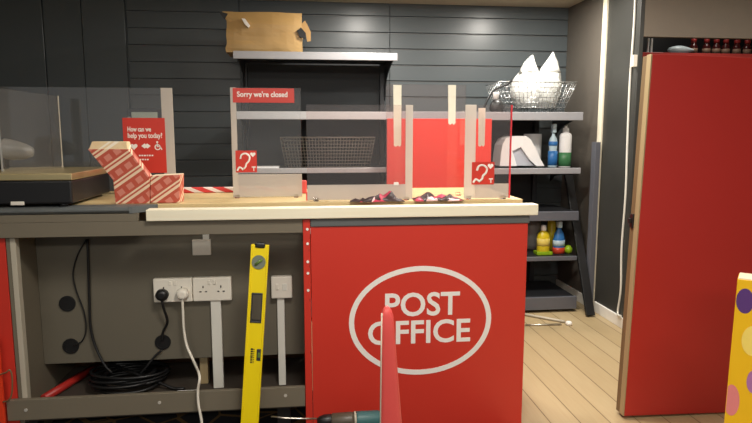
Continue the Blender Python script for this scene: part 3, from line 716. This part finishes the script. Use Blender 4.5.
# ------------------------------------------------------------------ on the worktop
# parcel scale at the left
SCY, SD = FY+.004, .52
sx1 = ax(71.5, 195, SCY); ztp = az(40, 173.5, SCY); zpl = az(40, 180, SCY)
t = thing('parcel_scale', 'black parcel scale with a steel plate at the left end of the counter', 'scale', (sx1-.3, SCY+SD/2, TZ))
part('scale_body', MB().box(sx1-.62, sx1, SCY+.006, SCY+SD-.006, TZ+.014, zpl-.003, .008), 'black', t)
part('weighing_plate', MB().box(sx1-.63, sx1+.006, SCY, SCY+SD, zpl-.0025, ztp, .004), 'goldsteel', t, 'steel plate on top')
for x in (sx1-.56, sx1-.05):
    for y in (SCY+.04, SCY+SD-.04): part('foot', MB().disc((x, y, TZ+.0085), .018, .015, 'Z', 16), 'black', t)
q = at(17, 204, SCY); part('level_window', MB().box(q.x-.028, q.x+.028, SCY+.003, SCY+.007, q.z-.006, q.z+.010, .002), 'socket', t, 'small pale window low on the front')
GZ = ztp+.001
ya, yb = SCY+.14, SCY+SD-.10
g0, g1 = at(3, 172, ya), at(62, 170, yb); gt0, gt1 = az(3, 88, ya), az(57, 96, yb)
t = thing('clear_guard', 'small clear acrylic guard standing on the parcel scale', 'guard', ((g0.x+g1.x)/2, (ya+yb)/2, GZ))
mb = MB(); bm = mb.bm
cs_ = [(g0.x, ya), (g1.x, yb)]; V4 = []
for dy_ in (0, .005): V4 += [bm.verts.new((g0.x, ya+dy_, GZ)), bm.verts.new((g1.x, yb+dy_, GZ)), bm.verts.new((g1.x, yb+dy_, gt1)), bm.verts.new((g0.x, ya+dy_, gt0))]
for f in ((0, 1, 2, 3), (7, 6, 5, 4), (0, 4, 5, 1), (1, 5, 6, 2), (2, 6, 7, 3), (3, 7, 4, 0)): bm.faces.new([V4[k] for k in f])
part('clear_sheet', mb, 'acrylic', t)
part('side_edge', MB().box(g1.x, g1.x+.004, yb+.0051, yb+.009, GZ, gt1+.001, .001), 'pale_edge', t)
part('side_edge', MB().box(g0.x-.005, g0.x, ya-.004, ya+.008, GZ, gt0, .001), 'grey', t)
# handheld scanner lying behind the guard
t = thing('hand_scanner', 'silver grey rounded hand scanner behind the clear guard', 'scanner', (-1.35, SCY+.3, GZ))
yc = SCY+.3; hx = ax(33, 157, yc); hz = az(10, 150, yc)
pr = [(.004, -.005), (.022, .0), (.036, .03), (.045, .07), (.05, .12), (.046, .2)]
part('shell', MB().lathe(pr, (hx, yc, hz-.012), 20, sy=.9, mtx=Matrix.Rotation(math.radians(-82), 4, 'Y')), 'silver', t)
part('grip', MB().box(hx-.21, hx-.115, yc-.028, yc+.028, GZ+.001, hz-.03, .012), 'black', t)
part('blue_band', MB().lathe([(.049, .125), (.051, .14), (.049, .165)], (hx, yc, hz-.012), 20, sy=.92, mtx=Matrix.Rotation(math.radians(-82), 4, 'Y')), 'charcoal', t)
part('button', MB().box(hx-.13, hx-.115, yc-.047, yc-.04, hz-.012, hz+.002, .002), 'black', t)

# red striped carton with its tall lid leaning to the left
KY = FY+.10
P = lambda x, y: (ax(x, y, KY), max(TZ+.001, az(x, y, KY)))
t = thing('postal_carton', 'red postal carton with cream diagonal stripes, its tall lid leaning left', 'carton', (P(140, 200)[0], KY+.06, TZ))
cpts = [P(115.5, 205), P(149.5, 205), P(149.5, 177), P(128, 149), P(87.5, 149), P(113, 180)]
def carton_mb(pts, y0, y1, top):
    mb = MB(); mb.prism(pts, y0, y1, 'Y', bev=.0025)
    mb.bm.normal_update()
    for f in mb.bm.faces:
        if f.normal.z > .9: f.material_index = 1
    return mb
part('tall_lid', carton_mb(cpts, KY, KY+.06, 0), ['carton', 'cardwhite'], t)
part('lid_rim', MB().prism([P(88, 149.5), P(128, 149.5), P(126.5, 141.5), P(91.5, 141.5)], KY+.004, KY+.056, bev=.004), 'cartonpale', t, 'cream striped rim at the top')
bpts = [P(150, 203), P(179.5, 203), P(179.5, 174.5), P(150, 176)]
part('box_base', carton_mb(bpts, KY+.005, KY+.10, 0), ['carton', 'cardwhite'], t)

# ------------------------------------------------------------------ counter screens
def heart(cx, cz, s, y, t_=.0012):
    pts = []
    for k in range(28):
        q = 2*PI*k/28; pts.append((cx+s*.0625*16*math.sin(q)**3, cz+s*.0625*(13*math.cos(q)-5*math.cos(2*q)-2*math.cos(3*q)-math.cos(4*q))))
    return MB().prism(pts, y-t_, y)
def hearing_sign(x0, x1, z0, z1, y, parent):
    sg = part('hearing_loop_sign', MB().box(x0, x1, y-.0015, y, z0, z1), 'red', parent, 'red hearing loop sign with a white ear')
    w, h = x1-x0, z1-z0
    E = lambda u, v: (x0+u*w, y-.0022, z0+v*h)
    part('ear_symbol', MB().tube(curve3([E(.22, .62), E(.30, .82), E(.50, .86), E(.66, .72), E(.62, .52), E(.50, .40), E(.46, .26), E(.36, .16)], 5), .045*w*1.1, 6), 'white', sg)
    part('ear_symbol', MB().tube(curve3([E(.06, .08), E(.18, .24), E(.36, .12)], 5), .05*w, 6), 'white', sg)
    part('heart_symbol', heart(x0+.82*w, z0+.82*h, .13*w, y-.0015), 'white', sg)
    part('letter_mark', MB().box(x0+.76*w, x0+.94*w, y-.003, y-.0015, z0+.22*h, z0+.27*h).box(x0+.83*w, x0+.87*w, y-.003, y-.0015, z0+.06*h, z0+.22*h), 'white', sg)
def foot(x, y, zt): return MB().box(x-.012, x+.012, y-.02, y+.024, zt, zt+.016, .003)
ScY, SfY = 3.02, FY+.118
S1Y = 3.29
# back row, left: wide screen with the red help poster
s0, s1 = at(-30, 88, S1Y), at(172, 88, S1Y); bx0 = ax(162.5, 130, S1Y)
t = thing('counter_screen', 'wide clear screen behind the scale carrying the red help poster', 'screen', ((s0.x+s1.x)/2, S1Y, TZ), 'clear screens on the counter')
part('clear_sheet', MB().box(s0.x, bx0, S1Y-.0025, S1Y+.0025, TZ+.004, s1.z, .0008), 'acrylic', t)
part('frosted_band', MB().box(bx0, s1.x, S1Y-.003, S1Y+.003, TZ+.004, s1.z, .0008), 'frostband', t, 'frosted right edge band')
part('screen_foot', foot(s0.x+.1, S1Y, TZ+.0005), 'acrylic', t); part('screen_foot', foot(s1.x-.03, S1Y, TZ+.0005), 'acrylic', t)
q0, q1 = at(124, 173, S1Y), at(166, 118, S1Y); q0.x, q1.x = ax(124, 145, S1Y), ax(166, 145, S1Y); yy = S1Y-.004
po = part('help_poster', MB().box(q0.x, q1.x, yy-.002, yy, q0.z, q1.z), 'red', t, 'red poster reading How can we help you today?')
yt = yy-.002
for (txt, px0, px1, pyb, pyt) in (('How can we', 127.5, 151, 131.6, 126.6), ('help you today?', 127.5, 162, 139.6, 132.8)):
    part('lettering', text_mb(txt, ax(px0, 130, yt), ax(px1, 130, yt), az(140, pyb, yt), az(140, pyt, yt), yt, bold=.02), 'white', po)
c = at(134, 146.5, yt); part('heart_symbol', heart(c.x, c.z, .018, yt), 'white', po)
c = at(146, 146, yt); s = .0175
part('hands_symbol', MB().prism([(c.x-1.35*s, c.z), (c.x-.4*s, c.z+.75*s), (c.x, c.z+.45*s), (c.x+.4*s, c.z+.75*s), (c.x+1.35*s, c.z), (c.x+.4*s, c.z-.75*s), (c.x, c.z-.45*s), (c.x-.4*s, c.z-.75*s)], yt-.0012, yt), 'white', po)
c = at(158, 146, yt)
wc = ring_mb(c.x-.002, c.z-.006, .013, .013, .005, yt, .0012, 24)
wc.disc((c.x-.003, yt-.0006, c.z+.02), .0055, .0012, n=12); wc.box(c.x-.006, c.x, yt-.0012, yt, c.z-.006, c.z+.013); wc.box(c.x-.003, c.x+.012, yt-.0012, yt, c.z-.005, c.z)
wc.prism([(c.x+.008, c.z-.002), (c.x+.012, c.z), (c.x+.022, c.z-.018), (c.x+.017, c.z-.021)], yt-.0012, yt)
part('wheelchair_symbol', wc, 'white', po)
tl = MB()
for (px0, px1, py) in ((139, 154, 155.5), (140, 149, 159.5)):
    x = ax(px0, py, yt); xe_ = ax(px1, py, yt); zc_ = az(145, py, yt)
    while x < xe_: w = random.uniform(.006, .014); tl.box(x, min(x+w, xe_), yt-.0008, yt, zc_-.0035, zc_+.0035); x += w+.004
part('small_print', tl, 'white', po)
# back row, second: "Sorry we're closed"
s0, s1 = at(230, 88, ScY), at(300.5, 88, ScY); bx0 = ax(237, 130, ScY)
t = thing('counter_screen', "clear screen with a red closed sign along its top edge", 'screen', ((s0.x+s1.x)/2, ScY, TZ), 'clear screens on the counter')
part('frosted_band', MB().box(s0.x, bx0, ScY-.003, ScY+.003, TZ+.004, s1.z, .0008), 'frostband', t, 'frosted left edge band')
part('clear_sheet', MB().box(bx0, s1.x, ScY-.0025, ScY+.0025, TZ+.004, s1.z, .0008), 'acrylic', t)
zf = az(270, 174, ScY); part('frosted_panel', MB().box(bx0, s1.x, ScY-.004, ScY-.003, TZ+.006, zf), 'frost', t, 'frosted lower panel')
part('screen_foot', foot(s0.x+.02, ScY, TZ+.0005), 'acrylic', t); part('screen_foot', foot(s1.x-.03, ScY, TZ+.0005), 'acrylic', t)
yy = ScY-.004; q0, q1 = at(233, 102.5, yy), at(294, 88.5, yy)
cs = part('closed_sign', MB().box(q0.x, q1.x, yy-.002, yy, q0.z, q1.z), 'red', t, "red sign reading Sorry we're closed")
part('lettering', text_mb("Sorry we're closed", ax(237, 95, yy), ax(287.5, 95, yy), az(262, 98.8, yy), az(262, 91.3, yy), yy-.002, bold=.025), 'white', cs)
q0, q1 = at(236, 172.5, yy-.003), at(256.5, 150.5, yy-.003); hearing_sign(q0.x, q1.x, q0.z, q1.z, yy-.0015, t)
# back row, third: clear sheet with two strips of masking tape
s0, s1 = at(386, 85, ScY), at(466, 85, ScY)
t = thing('counter_screen', 'tall clear screen with two masking tape strips in front of the red board', 'screen', ((s0.x+s1.x)/2, ScY, TZ), 'clear screens on the counter')
part('clear_sheet', MB().box(s0.x, s1.x, ScY-.0025, ScY+.0025, TZ+.004, s1.z, .0008), 'acrylic2', t)
part('screen_foot', foot(s0.x+.03, ScY, TZ+.0005), 'acrylic', t); part('screen_foot', foot(s1.x-.03, ScY, TZ+.0005), 'acrylic', t)
yy = ScY-.003
def strip(px0, px1, py0, py1, parent, yq):
    a_, b2 = at(px0, py1, yq), at(px1, py0, yq); w = b2.x-a_.x
    pts = [(a_.x, b2.z), (b2.x, b2.z), (b2.x, a_.z+.01), (a_.x+w*.8, a_.z), (a_.x+w*.6, a_.z+.008), (a_.x+w*.35, a_.z+.001), (a_.x+w*.1, a_.z+.007)]
    part('tape_strip', MB().prism(pts, yq-.0012, yq), 'tape', parent, 'pale masking tape strip')
strip(393, 401.5, 85, 147, t, yy); strip(447.5, 456, 85, 125, t, yy)
# front row, left: low screen with frosted foot
s0, s1 = at(306, 105, SfY), at(413, 105, SfY); bx0 = ax(405.5, 150, SfY)
t = thing('counter_screen', 'wide clear screen with a frosted foot and right band at the counter front', 'screen', ((s0.x+s1.x)/2, SfY, TZ), 'clear screens on the counter')
part('clear_sheet', MB().box(s0.x, bx0, SfY-.0025, SfY+.0025, TZ+.004, s1.z, .0008), 'acrylic2', t)
part('frosted_band', MB().box(bx0, s1.x, SfY-.003, SfY+.003, TZ+.004, s1.z, .0008), 'frostband', t, 'frosted right edge band')
zf = az(360, 184.5, SfY); part('frosted_panel', MB().box(s0.x, bx0, SfY-.004, SfY-.003, TZ+.006, zf), 'frost', t, 'frosted lower panel')
q = at(396, 183.5, SfY); part('white_clip', MB().box(q.x-.012, q.x+.012, SfY-.008, SfY-.004, q.z-.009, q.z+.007, .003), 'white', t)
part('red_edge', MB().box(s0.x-.006, s0.x, SfY-.004, SfY+.004, TZ+.004, az(306, 192, SfY)), 'rededge', t, 'red strip on the left edge')
part('screen_foot', foot(s0.x+.04, SfY, TZ+.0005), 'acrylic', t); part('screen_foot', foot(s1.x-.03, SfY, TZ+.0005), 'acrylic', t)
# front row, right: screen with a red right edge
s0, s1 = at(465.5, 105, SfY), at(511, 105, SfY); bx0 = ax(475.5, 150, SfY)
t = thing('counter_screen', 'narrow clear screen with a red edge at the right end of the counter', 'screen', ((s0.x+s1.x)/2, SfY, TZ), 'clear screens on the counter')
part('frosted_band', MB().box(s0.x, bx0, SfY-.003, SfY+.003, TZ+.004, s1.z, .0008), 'frostband', t, 'frosted left edge band')
part('clear_sheet', MB().box(bx0, s1.x, SfY-.0025, SfY+.0025, TZ+.004, s1.z, .0008), 'acrylic2', t)
zf = az(490, 183.5, SfY)
part('frosted_panel', MB().box(bx0, s1.x-.002, SfY-.004, SfY-.003, TZ+.006, zf), 'frost', t, 'frosted lower panel')
part('red_edge', MB().box(s1.x, s1.x+.007, SfY-.004, SfY+.004, TZ+.004, s1.z), 'rededge', t, 'red right edge')  # red colour stands in for the glow of the acrylic edge
yy = SfY-.0055; q0, q1 = at(471.5, 184.5, yy), at(494.5, 162, yy); hearing_sign(q0.x, q1.x, q0.z, q1.z, yy, t)
strip(477.5, 485.5, 108, 147, t, SfY+.0045)
part('screen_foot', foot(s0.x+.02, SfY, TZ+.0005), 'acrylic', t); part('screen_foot', foot(s1.x-.03, SfY, TZ+.0005), 'acrylic', t)

# card terminal behind the poster
ty = 3.345
c0, c1 = at(127, 122, ty), at(163, 108, ty)
t = thing('card_terminal', 'dark card terminal with a pale screen behind the red help poster', 'terminal', ((c0.x+c1.x)/2, ty, TZ))
pts = [(c0.x, TZ+.03), (c1.x, TZ+.03), (c1.x, c1.z-.01), (c1.x-.03, c1.z), (c0.x+.03, c1.z), (c0.x, c1.z-.01)]
part('housing', MB().prism(pts, ty, ty+.03, bev=.004), 'charcoal', t)
part('display', MB().box(c0.x+.025, c1.x-.03, ty-.002, ty+.001, az(145, 121, ty)-.04, c1.z-.022, .002), 'screen', t, 'pale display')
part('stand', MB().box((c0.x+c1.x)/2-.05, (c0.x+c1.x)/2+.05, ty-.02, ty+.08, TZ+.0005, TZ+.03, .004), 'black', t)
part('silver_button', MB().disc((c0.x+.012, ty-.001, c1.z-.055), .009, .004), 'silver', t)
# printed tape along the back of the counter, red block, crumpled magazine
a_, b2 = at(183, 193, 3.3), at(229, 187, 3.3); mb = MB(); mb.box(a_.x-.05, ax(300, 190, 3.3), 3.30, 3.33, TZ+.0005, TZ+.03, .006)
solo('printed_tape', mb, 'printtape', 'red and white printed tape along the back edge of the worktop', 'tape')
a_ = at(303, 188, 3.2); mb = MB(); mb.box(a_.x-.018, a_.x+.02, 3.2, 3.23, TZ+.0005, TZ+.07, .006); solo('red_block', mb, 'redplastic', 'small red block between the closed screen and the frosted front screen', 'block')
def crumple(px0, px1, h, seed, y0, y1, label):
    mb = MB(); x0, x1 = ax(px0, 203, FY+.09), ax(px1, 203, FY+.09); nx, ny = 22, 6; G = []
    for layer in (0, 1):
        g = []
        for i in range(nx+1):
            r_ = []
            for j in range(ny+1):
                u, v = i/nx, j/ny; e_ = min(1, 5*min(u, 1-u))*min(1, 4*min(v, 1-v)+.25)
                z_ = TZ+.001+layer*(.003+h*e_*abs(noise.noise(Vector((u*5+seed, v*2.2, seed))))*2.0)
                r_.append(mb.bm.verts.new((x0+(x1-x0)*u, y0+(y1-y0)*v+.01*math.sin(9*u+seed), z_)))
            g.append(r_)
        G.append(g)
    for i in range(nx):
        for j in range(ny):
            f = mb.bm.faces.new((G[1][i][j], G[1][i+1][j], G[1][i+1][j+1], G[1][i][j+1])); f.smooth = True; mb.bm.faces.new((G[0][i][j], G[0][i][j+1], G[0][i+1][j+1], G[0][i+1][j]))
    for i in range(nx):
        for j in (0, ny): mb.bm.faces.new((G[0][i][j], G[0][i+1][j], G[1][i+1][j], G[1][i][j]))
    for j in range(ny):
        for i in (0, nx): mb.bm.faces.new((G[0][i][j], G[0][i][j+1], G[1][i][j+1], G[1][i][j]))
    bmesh.ops.recalc_face_normals(mb.bm, faces=mb.bm.faces)
    return solo('crumpled_wrapper', mb, 'magazine', label, 'wrapper', 'wrappers behind the batten')
crumple(350, 403, .028, 1.7, FY+.046, FY+.086, 'crumpled pink and black wrapper in front of the frosted screen foot')
crumple(414, 462, .024, 4.2, FY+.05, FY+.19, 'crumpled pink and black wrapper in the gap between the screens')

# ------------------------------------------------------------------ in front of the counter
# yellow spirit level leaning on the apron
t = thing('spirit_level', 'yellow spirit level leaning upright against the open counter', 'level', (-.3, 2.45, .006))
zt = az(261, 242, 2.69); xt = ax(261, 242, 2.69); tilt = None
xb = ax(250, 423, 2.58)
top = Vector((xt, FY-.062, zt)); q = at(250, 420, 2.60)
dirv = (q-top).normalized(); L = (top.z-.03)/-dirv.z; bot = top+dirv*L
zax = (top-bot).normalized(); xax = Vector((1, 0, 0)); xax = (xax-zax*xax.dot(zax)).normalized(); yax = zax.cross(xax)
MM = Matrix((xax, yax, zax)).transposed().to_4x4(); MM.translation = bot
w, dth = .076, .025; LL = (top-bot).length
def lv(name, mb, m_, par=t, label=None): return part(name, mb.rot(MM), m_, par, label)
z_of = lambda py: LL*(1-(py-242)/((420-242)*1.0))if False else None
def along(py):           # distance from the lower end of the level seen at that height
    d = (at(255, py, 2.62)-CP); n_ = Vector((0, 1, 0)); 
    k = (bot-CP).dot(yax)/d.dot(yax); return (CP+d*k-bot).dot(zax)
s0_, s1_ = along(322), along(292.5)
bd = MB(); sw = .0235
bd.box(-w/2, w/2, -dth/2, dth/2, 0, s0_, .002); bd.box(-w/2, w/2, -dth/2, dth/2, s1_, LL-.006, .002)
bd.box(-w/2, -sw, -dth/2, dth/2, s0_, s1_); bd.box(sw, w/2, -dth/2, dth/2, s0_, s1_)
lb = lv('beam', bd, 'yellow')
lv('edge_rib', MB().box(-w/2-.001, -w/2+.007, -dth/2-.004, dth/2+.004, 0, LL-.006, .0015), 'yellow'); lv('edge_rib', MB().box(w/2-.007, w/2+.001, -dth/2-.004, dth/2+.004, 0, LL-.006, .0015), 'yellow')
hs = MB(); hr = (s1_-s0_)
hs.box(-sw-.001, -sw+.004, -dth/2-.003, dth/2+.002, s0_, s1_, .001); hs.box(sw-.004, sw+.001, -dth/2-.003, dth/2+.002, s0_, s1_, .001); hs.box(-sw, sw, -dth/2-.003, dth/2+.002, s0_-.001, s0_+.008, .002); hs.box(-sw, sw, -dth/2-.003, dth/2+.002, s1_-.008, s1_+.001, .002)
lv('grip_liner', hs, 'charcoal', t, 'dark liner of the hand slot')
lv('end_cap', MB().box(-.022, .022, -dth/2-.006, dth/2+.003, LL-.02, LL+.004, .006), 'black')
c_ = along(261.5)
v_ = lv('round_vial', MB().disc((-.002, -dth/2-.001, c_), .031, .006), 'vial'); lv('vial_tube', MB().tube([(-.016, -dth/2-.006, c_-.012), (.012, -dth/2-.006, c_+.012)], .006, 10), 'vialgreen', v_)
c_ = along(354); v_ = lv('plumb_vial', MB().box(.012, w/2-.004, -dth/2-.003, dth/2, c_-.027, c_+.027, .004), 'charcoal'); lv('vial_tube', MB().box(.017, .03, -dth/2-.007, -dth/2-.002, c_-.012, c_+.012, .003), 'vialgreen', v_)
c_ = along(354.5); mk = MB(); zz = c_-.035
while zz < c_+.033:
    h_ = random.uniform(.004, .008); mk.box(-.014, -.004, -dth/2-.001, -dth/2+.0005, zz, zz+h_); mk.box(-.002, .002, -dth/2-.001, -dth/2+.0005, zz, zz+h_*.7); zz += h_+.003
lv('printed_mark', mk, 'black', lb)

# cordless drill standing on its battery
dy = 2.56
c_ = at(355, 424, dy); ya = dy
t = thing('cordless_drill', 'teal and grey cordless drill standing on the carpet before the red panel', 'drill', (ax(350, 420, dy), dy, .006))
def dl(px): return ax(px, 419, dy)
Rx = lambda prof, x: MB().lathe(prof, (x, dy, zd), 20, mtx=Matrix.Rotation(-PI/2, 4, 'Y'))
zd = az(340, 420.5, dy)
part('drill_bit', MB().tube([(dl(317), dy, zd+.015), (dl(300), dy, zd+.019), (dl(284), dy, zd+.026), (dl(271), dy, zd+.036)], [.0042, .0042, .0042, .003], 8), 'steel', t)
ck = MB().lathe([(.010, 0), (.02, .012), (.026, .03), (.028, .062), (.026, .066)], (dl(317), dy, zd+.004), 20, mtx=Matrix.Rotation(PI/2, 4, 'Y')); part('chuck', ck, 'black', t)
part('gearbox', MB().lathe([(.028, 0), (.034, .006), (.036, .09), (.034, .105)], (dl(331), dy, zd), 22, mtx=Matrix.Rotation(PI/2, 4, 'Y')), 'drillgrey', t)
part('collar', MB().lathe([(.037, 0), (.038, .004), (.037, .01)], (dl(354), dy, zd), 22, mtx=Matrix.Rotation(PI/2, 4, 'Y')), 'pale_edge', t)
part('motor_body', MB().lathe([(.036, 0), (.037, .01), (.037, .1), (.03, .115), (.012, .12)], (dl(356), dy, zd), 22, mtx=Matrix.Rotation(PI/2, 4, 'Y')), 'teal', t)
hx = dl(366); hp = [(hx-.03, zd-.03), (hx+.04, zd-.03), (hx+.055, .07), (hx-.005, .07)]
part('handle', MB().prism(hp, dy-.02, dy+.02, bev=.006), 'teal', t)
part('trigger', MB().box(hx-.045, hx-.02, dy-.01, dy+.01, zd-.075, zd-.04, .004), 'black', t)
part('battery', MB().box(hx-.06, hx+.075, dy-.04, dy+.04, .0065, .07, .008), 'black', t)

# red tapered post in the foreground
ry = 1.70
a_, b2 = at(382, 308, ry), at(393.5, 308, ry); c0_, c1_ = at(380.5, 423, ry), at(402.5, 423, ry)
t = thing('red_post', 'red tapered post with a rounded tip standing in front of the red panel', 'post', ((c0_.x+c1_.x)/2+.05, ry, .006))
zt = a_.z; dzz = zt-c0_.z
sl = (c0_.x-a_.x)/dzz; sr = (c1_.x-b2.x)/dzz
mb = MB(); R = []
rows = [(0.0, .15), (.004, .45), (.012, .75), (.03, 1.0)]
hs_ = [(zt-o, k) for o, k in rows]+[(zt-dzz*f, 1) for f in (.25, .5, .75, 1.0)]+[(.30, 1), (.05, 1), (.0065, 1)]
for z_, k in hs_:
    d_ = zt-z_; l, r = a_.x+sl*d_, b2.x+sr*d_
    cx, hw = (l+r)/2, (r-l)/2*k; th = (.013+.016*d_)*max(k, .3)
    R.append([mb.bm.verts.new((cx+hw*(abs(math.cos(q))**.6)*(1 if math.cos(q) > 0 else -1), ry+.02+th*(abs(math.sin(q))**.6)*(1 if math.sin(q) > 0 else -1), z_)) for q in [2*PI*i/20 for i in range(20)]])
for A, B in zip(R, R[1:]):
    for i in range(20):
        f = mb.bm.faces.new((A[i], A[(i+1) % 20], B[(i+1) % 20], B[i])); f.smooth = True
mb.bm.faces.new(R[0]); mb.bm.faces.new(R[-1][::-1]); bmesh.ops.recalc_face_normals(mb.bm, faces=mb.bm.faces)
part('blade', mb, 'redplastic', t)
mb = MB(); pts = []
for z_ in (zt-.02, zt-.2, c0_.z, .3, .01):
    d_ = zt-z_; pts.append((a_.x+sl*d_+.0015, ry+.012-.004*d_, z_))
mb.tube(pts, .003, 6); part('edge_highlight', mb, 'pale_edge', t, 'pale highlight line down the left edge')  # pale line stands in for the highlight along the post

# yellow spotted carton at the right edge
KP = at(731, 345, 2.15); KX, KYY, ROT = KP.x, KP.y, -math.radians(40)
nrm = Vector((math.sin(ROT)*-1, math.cos(ROT), 0)); tng = Vector((math.cos(ROT), math.sin(ROT), 0)); O_ = Vector((KX, KYY, 0))
def loc2(px, py):          # sight line met with the carton's front plane, in the carton's own axes
    d = Fv + Rv*((px-376)/FPX) - Uv*((py-211.5)/FPX); k = (O_-CP).dot(nrm)/d.dot(nrm); p = CP+d*k-O_
    return p.dot(tng), p.z
t = thing('spotted_carton', 'tall yellow carton with coloured spots cut off by the right picture edge', 'carton', (0, 0, 0))
e0, e1 = loc2(737.5, 279), loc2(724, 423); sl_ = (e0[0]-e1[0])/(e0[1]-e1[1]); xb_ = e1[0]-sl_*e1[1]; zt = e0[1]
kb = part('carton_body', MB().prism([(xb_, .001), (xb_+.36, .001), (xb_+.36, zt), (e0[0], zt)], 0, .12, bev=.002), 'yellowcard', t)
part('carton_lid', MB().box(e0[0]+.003, xb_+.357, .003, .117, zt, zt+.004), 'cardwhite', t)
for px, py, rx, rz_, mm in ((745, 301, 9, 12.5, 'purple'), (753, 341, 11.5, 15, 'paleyellow'), (754.5, 382, 8, 12, 'lilac'), (731.5, 400, 8, 15.5, 'pink')):
    pts = []
    for i in range(28):
        q = 2*PI*i/28; u, v = loc2(px+rx*math.cos(q), py-rz_*math.sin(q)); pts.append((max(u, xb_+sl_*v+.002), v))
    part('spot', MB().prism(pts, -.0012, 0), mm, kb, {'purple': 'purple spot', 'paleyellow': 'pale yellow spot', 'lilac': 'lilac spot', 'pink': 'pink spot'}[mm])
t.location = (KX, KYY, 0); t.rotation_euler = (0, 0, ROT)

# ------------------------------------------------------------------ light
def area(loc, size, power, col, rot=(0, 0, 0), shape='DISK', sy=None, spread=None):
    l = bpy.data.lights.new('lamp_and_fill', 'AREA'); l.shape = shape; l.size = size; l.energy = power; l.color = col
    if sy: l.size_y = sy
    if spread: l.spread = spread
    o = bpy.data.objects.new('lamp_and_fill', l); COL.objects.link(o); o.location = loc; o.rotation_euler = rot; return o
WARM = (1, .945, .86)
area((.52, 4.35, CZ-.01), .14, 24, WARM); area((1.78, 4.40, CZ-.01), .14, 27, WARM); area((1.85, 3.2, CZ-.01), .16, 20, WARM)  # the third is an added fill brightening goods on the right bay
area((.85, 3.0, CZ-.01), .2, 36, WARM)  # unseen fill, strengthened to brighten the red board
area((.3, 1.2, CZ-.01), .6, 45, WARM); area((-1.5, .8, CZ-.01), .6, 10, WARM); area((1.8, .4, CZ-.01), .6, 16, WARM)
area((3.3, 2.9, CZ-.01), .3, 12, WARM); area((3.0, 4.3, CZ-.01), .12, 1.8, WARM)  # unseen fills added to brighten the jars and packet
area((0, -1.7, CZ-.05), 2.4, 60, WARM, (math.radians(35), 0, 0), 'RECTANGLE', .4)  # unseen fill added to throw light in under the counter
w = bpy.data.worlds.new('world'); S.world = w; w.use_nodes = True
w.node_tree.nodes['Background'].inputs[0].default_value = (.9, .95, 1, 1); w.node_tree.nodes['Background'].inputs[1].default_value = .30
vs = S.view_settings; S.display_settings.display_device = 'sRGB'; vs.view_transform = 'Standard'; vs.look = 'None'; vs.gamma = 1; vs.exposure = 0.0; vs.use_curve_mapping = False
S.cycles.max_bounces = 8; S.cycles.transparent_max_bounces = 24; S.cycles.use_denoising = True
